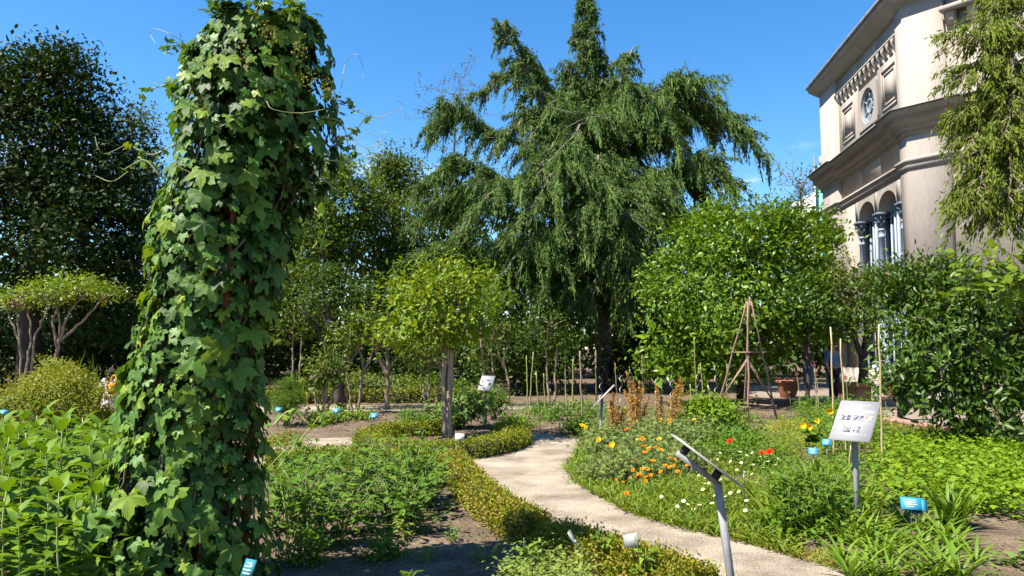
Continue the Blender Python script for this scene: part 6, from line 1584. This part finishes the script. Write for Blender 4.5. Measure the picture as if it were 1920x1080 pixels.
cane('yellow bamboo cane rising from behind the white notice', (1576, 635), (1588, 872), .012)
cane('tall yellow bamboo cane at the right corner of the white notice', (1648, 610), (1656, 893), .014)
cane('short pale cane beside the bamboo left of the white notice', (1595, 835), (1592, 905), .008)
cane('bent dry stem behind the label of the fennel', (575, 735), (579, 792), .012, 'straw')
for i, (u, v, b) in enumerate([(1127, 706, 775), (1165, 704, 775), (1184, 692, 770), (1231, 706, 775), (1260, 711, 780), (1310, 699, 780), (1344, 680, 780), (1367, 688, 782)]):
    g_ = gnd(u, b); e = at(u, v, g_[1]); t_ = thing('spiral_stake', 'wavy galvanised spiral stake among the canes, ' + ('leftmost of eight', 'second from the left', 'third from the left', 'fourth from the left', 'fourth from the right', 'third from the right', 'second from the right', 'rightmost of eight')[i], 'stake', g_, 'spiral stakes')
    z = np.linspace(-.05, e[2], 60); ph = rg.uniform(0, 6)
    c_ = np.c_[g_[0] + .035 * np.sin(z * 24 + ph), g_[1] + .035 * np.cos(z * 24 + ph), z]; MB().tube(c_, .007, 5).build('rod', 'steel', t_)

# wooden obelisk
gb = gnd(1408, 793); YO = gb[1]; ap = at(1404, 566, YO)
ob_ = thing('obelisk', 'tall rustic wooden pole obelisk for climbers right of the path', 'trellis', (gb[0], gb[1], 0))
hwb = .47; cs, sn = math.cos(R(32)), math.sin(R(32))
feet = [np.array([gb[0] + hwb * (cs * a - sn * b), gb[1] + .35 + hwb * (sn * a + cs * b), -.06]) for a, b in ((-1, -1), (1, -1), (1, 1), (-1, 1))]
tops = [ap + np.array([.035 * a, .035 * b, rg.uniform(-.05, .12)]) for a, b in ((-1, -1), (1, -1), (1, 1), (-1, 1))]
for f, t2 in zip(feet, tops): MB().tube(wob(np.linspace(f, t2, 6), .008), np.linspace(.026, .018, 6), 7).build('leg', 'hazel', ob_, True)
def lv(i, z): f, t2 = feet[i], tops[i]; return f + (t2 - f) * ((z - f[2]) / (t2[2] - f[2]))
for z in (.35, 1.5):
    for i in range(4):
        a, b = lv(i, z), lv((i + 1) % 4, z); d = unit(b - a)
        MB().tube([a - d * .07, (a + b) / 2, b + d * .07], .017, 6).build('crossbar', 'hazel', ob_, True)
for i in range(4):
    a, b = lv(i, .45 if i % 2 else 1.35), lv((i + 1) % 4, 1.35 if i % 2 else .45); MB().tube([a, (a + b) / 2, b], .015, 6).build('brace', 'hazel', ob_, True)
MB().tube([ap + np.array([0, 0, z]) + np.array([.05 * math.cos(z * 90), .05 * math.sin(z * 90), 0]) for z in np.linspace(-.12, -.02, 20)], .006, 5).build('binding', 'twig', ob_)

# ================================================================== pots
def pot(label, u, v, r, h, sq=False):
    g_ = gnd(u, v); t_ = thing('flower_pot', label, 'flower pot', g_, 'terracotta pots')
    if sq:
        m_ = MB(); a = R(25); M3 = np.array([[math.cos(a), -math.sin(a), 0], [math.sin(a), math.cos(a), 0], [0, 0, 1]])
        def fr(z0, z1, r0, r1):
            V = [g_ + M3 @ np.array([x * rr0, y * rr0, z]) for z, rr0 in ((z0, r0), (z1, r1)) for x, y in ((-1, -1), (1, -1), (1, 1), (-1, 1))]
            m_.add(V, [np.array([[0, 1, 5, 4], [1, 2, 6, 5], [2, 3, 7, 6], [3, 0, 4, 7], [3, 2, 1, 0], [4, 5, 6, 7]])])
        fr(0, .06, r * .95, r * .95); fr(.06, h - .12, r * .86, r * .9); m_.build('body', 'terracotta', t_)
        m_ = MB(); fr(h - .12, h, r, r * 1.04); m_.build('rim', 'terracotta', t_)
    else:
        lathe(MB(), g_, [(r * .62, 0), (r * .68, .03), (r * .9, h * .8), (r * .92, h * .84)], 16).build('body', 'terracotta', t_, True)
        lathe(MB(), g_, [(r * .94, h * .83), (r * 1.06, h * .86), (r * 1.08, h * .98), (r * .95, h), (r * .9, h * .93), (.01, h * .92)], 16).build('rim', 'terracotta', t_, True)
    return t_
pot('square terracotta planter holding the citrus tree', 1604, 763, .32, .66, True)
pot('round terracotta pot standing against the pavilion door', 1672, 742, .3, .62)
pot('big dark terracotta pot under the magnolia', 1478, 745, .36, .55)
pot('terracotta pot in the shade of the laurel bush', 1690, 748, .3, .6)
pot('small terracotta pot by the pavilion wall behind the citrus', 1592, 724, .25, .5)
bush('potted_shrub', 'green shrub growing from the small terracotta pot by the wall', 1592, 672, gnd(1592, 724)[1], (.35, .35, .5), 60, 12, .1, 'citrus_leaf', k=4)
# dark leaning branch under the laurel
dt = thing('leaning_tree', 'bare dark leaning trunk under the laurel bush by the court', 'tree', gnd(1690, 780))
MB().tube(poly_curve([gnd(1688, 782), at(1690, 755, 16.6), at(1688, 730, 16.6), at(1700, 690, 16.6)], 10), np.linspace(.07, .12, 10), 7).build('trunk', 'bark_dark', dt, True)

# ================================================================== people
def skin_mesh(name, verts, edges, radii, root, mat, sub=2):
    me = bpy.data.meshes.new(name); me.from_pydata([tuple(v) for v in verts], edges, []); me.update()
    o = bpy.data.objects.new(name, me); COL.objects.link(o)
    m_ = o.modifiers.new('s', 'SKIN'); m_.use_smooth_shade = True
    sv = me.skin_vertices[0].data if me.skin_vertices else None
    for i, r in enumerate(radii): sv[i].radius = (r, r) if not isinstance(r, tuple) else r
    sv[root].use_root = True
    s_ = o.modifiers.new('u', 'SUBSURF'); s_.levels = sub; s_.render_levels = sub
    dg = bpy.context.evaluated_depsgraph_get(); dg.update()
    nm = bpy.data.meshes.new_from_object(o.evaluated_get(dg)); nm.name = name
    bpy.data.objects.remove(o); nm.materials.clear(); nm.materials.append(MATS[mat])
    return nm
def person(label, loc, yaw, H, shirt, legs, dress=False, arms=((-.03, .05), (.05, .1)), hair_long=False, stride=.0):
    """faces local -Y"""
    t_ = thing('person', label, 'person', loc, rz=yaw); k = H / 1.7
    V = [(0, 0, .95), (0, 0, 1.12), (0, .01, 1.3), (0, .015, 1.42), (0, .0, 1.5), (0, -.01, 1.58), (0, -.012, 1.66)]; Rr = [(.15, .11), (.135, .1), (.155, .105), (.12, .085), .05, .082, .072]
    E = [(0, 1), (1, 2), (2, 3), (3, 4), (4, 5), (5, 6)]
    def add(p, r, par): V.append(p); Rr.append(r); E.append((par, len(V) - 1)); return len(V) - 1
    add((0, -.095, 1.575), .014, 5)                                   # nose
    for s in (-1, 1):
        add((s * .085, .0, 1.575), .016, 5)                           # ears
        st_ = stride * s
        a = add((s * .095, 0, .88), (.1, .09), 0); b = add((s * .1, -.02 - st_ * .5, .5), .06, a); c = add((s * .1, .02 + st_ * -.8, .1), .042, b); add((s * .11, -.12 + st_ * -.8, .04), .035, c)
        ax, ay = arms[0 if s < 0 else 1]
        sh = add((s * .19, .01, 1.4), .055, 3); el = add((s * (.25 + ax), .02 + ay, 1.12), .042, sh); wr = add((s * (.26 + ax), -.1 + ay, .9), .03, el)
        pm = add((s * (.26 + ax), -.125 + ay, .83), (.022, .035), wr)
        for q in range(4): add((s * (.26 + ax), -.165 + ay + q * .024, .745 + abs(q - 1.3) * .012), .009, pm)
        add((s * (.235 + ax), -.175 + ay, .8), .01, pm)
    V = np.array(V) * k; Rr = [tuple(x * k for x in r) if isinstance(r, tuple) else r * k for r in Rr]
    b_ = ob('body', skin_mesh('body', V, E, Rr, 0, 'skin'), t_)
    def sub(idx_edges, extra, name, mat):
        ids = sorted({i for e in idx_edges for i in e}); mp_ = {q: i for i, q in enumerate(ids)}
        r_ = []
        for q in ids:
            r = Rr[q]; r_.append(tuple(x + extra * k for x in r) if isinstance(r, tuple) else r + extra * k)
        ob(name, skin_mesh(name, V[ids], [(mp_[a], mp_[b]) for a, b in idx_edges], r_, mp_[min(ids)], mat), t_)
    armE = [e for e in E if len({e[0], e[1]} & {3}) and V[e[1]][2] < 1.41 * k and abs(V[e[1]][0]) > .1 * k]
    el_ = [e for e in E if e[0] in [a[1] for a in armE]]
    legE = [e for e in E if e[0] == 0 and e[1] != 1]; kn_ = [e for e in E if e[0] in [a[1] for a in legE]]; an_ = [e for e in E if e[0] in [a[1] for a in kn_]]
    sub([(0, 1), (1, 2), (2, 3)] + armE + el_, .02, 'shirt', shirt)
    if dress:
        lathe(MB(), (0, 0, 0), [(.17 * k, 1.1 * k), (.21 * k, .9 * k), (.27 * k, .6 * k), (.29 * k, .55 * k), (.27 * k, .56 * k)], 16).build('skirt', shirt, t_, True, world=False)
    else:
        sub(legE + kn_ + an_, .022, 'trousers', legs)
    for s in (-1, 1):
        MB().box((s * .11 * k, (-.06 - stride * s * .8) * k, .035 * k), (.045 * k, .12 * k, .036 * k)).build('shoe', 'label_white', t_, world=False)
    mb = MB()
    for q in range(260):
        d = rdir(1)[0]
        if d[1] < -.35 and d[2] < .45: continue
        if d[2] < -.55 and not hair_long: continue
        p = np.array([0, .0, 1.625]) * k + d * np.array([.098, .105, .12]) * k
        mb.leaves(NEEDLE, p[None], [np.array([d[0] * .3, .25, -1.0 if d[2] < .7 else -.2])], [d], .1 * k if not hair_long else .17 * k, 2.0)
    lathe(mb, (0, .012 * k, 1.6 * k), [(.085 * k, -.05 * k), (.1 * k, .02 * k), (.09 * k, .09 * k), (.05 * k, .125 * k), (.005, .135 * k)], 12)
    mb.build('hair', 'hair', t_, world=False)
    return t_
p1 = person('person in a blue denim shirt by the citrus planter', (*at(1564, 740, 22.6)[:2], 0.0), R(25), 1.75, 'blue_shirt', 'dark_cloth')
p2 = person('person in dark top, jeans and white shoes in the shade of the magnolia', (*gnd(1517, 727)[:2], 0.0), R(20), 1.7, 'dark_cloth', 'jeans', stride=.12)
p3 = person('person in a pink top seen from behind beyond the yellow-green bush', (*at(207, 760, 14.2)[:2], 0.0), R(170), 1.2, 'pink_cloth', 'jeans', dress=True, hair_long=True)
bp_ = np.array([*at(211, 730, 13.97)]); bgp = thing('shoulder_bag', 'bright orange bag on the back of the person in pink', 'bag', bp_)
m_ = lathe(MB(), bp_, [(.02, -.1), (.07, -.09), (.09, -.02), (.085, .06), (.06, .1), (.02, .11)], 14); m_.build('pouch', 'orange_cloth', bgp, True)
MB().tube(bez(bp_ + np.array([-.07, 0, .11]), bp_ + np.array([0, .1, .42]), bp_ + np.array([.07, 0, .11]), 8), .012, 5).build('strap', 'orange_cloth', bgp)

# ================================================================== small litter
pb = MB(); pe = np.concatenate([polys[0][::1]] * 2); n_ = len(pe)
P = np.c_[pe + rg.normal(0, .1, pe.shape), np.full(n_, .004)]
for p in P[(np.abs(P[:, 0]) < 6)]: lathe(pb, p, [(.005, -.004), (.007, .002), (.004, .006)], 5)
tag(pb.build('pebbles', 'pebble'), 'small loose pebbles along the edges of the gravel path', 'pebbles', kind='stuff')
cl_ = MB()
P = area([(560, 1090), (960, 1090), (940, 1000), (830, 950), (820, 900), (790, 990), (560, 1035)], 420); Pb = area([(1830, 1110), (1970, 1110), (1970, 985), (1840, 985)], 120); Pc = area([(560, 815), (760, 800), (760, 780), (560, 785)], 200)
for p in np.concatenate([P, Pb, Pc]): 
    s = rg.uniform(.008, .03); lathe(cl_, p + UP * .012, [(s * .7, -s * .4), (s, s * .2), (s * .5, s * .7)], 5)
tag(cl_.build('soil_clods', 'soil'), 'crumbly clods of soil on the bare beds', 'soil', kind='stuff')
lm_ = MB(); P = area([(880, 870), (1080, 870), (1200, 960), (1600, 1080), (1340, 1080), (1050, 970)], 150); lm_.leaves(DIAM, P + UP * .006, rdir(150) * [1, 1, .05], np.tile(UP, (150, 1)) + rdir(150) * .2, .022)
tag(lm_.build('fallen_leaves', 'straw'), 'few dry fallen leaves scattered on the gravel path', 'leaves', kind='stuff')
byg = lambda g: [o for o in bpy.data.objects if o.get('group') == g]
row_labels(byg('sunflower shoots massed in the left bed'), 'bright green sunflower shoot', 7)
row_labels(byg('herbs filling the bed between hop column and hedge'), 'green herb beside the hop column', 5)
row_labels(byg('plantain rosettes around the big blue label'), 'strap-leaved plantain rosette', 5)
row_labels(byg('seedlings at the foot of the hop column'), 'seedling at the foot of the hop column', 1)
for o in bpy.data.objects:
    if o.parent is not None and o.name.split('.')[0] in ('seed_head', 'stems', 'flowers', 'leaves', 'blades', 'bines', 'shoots', 'foliage'): o['kind'] = 'stuff'
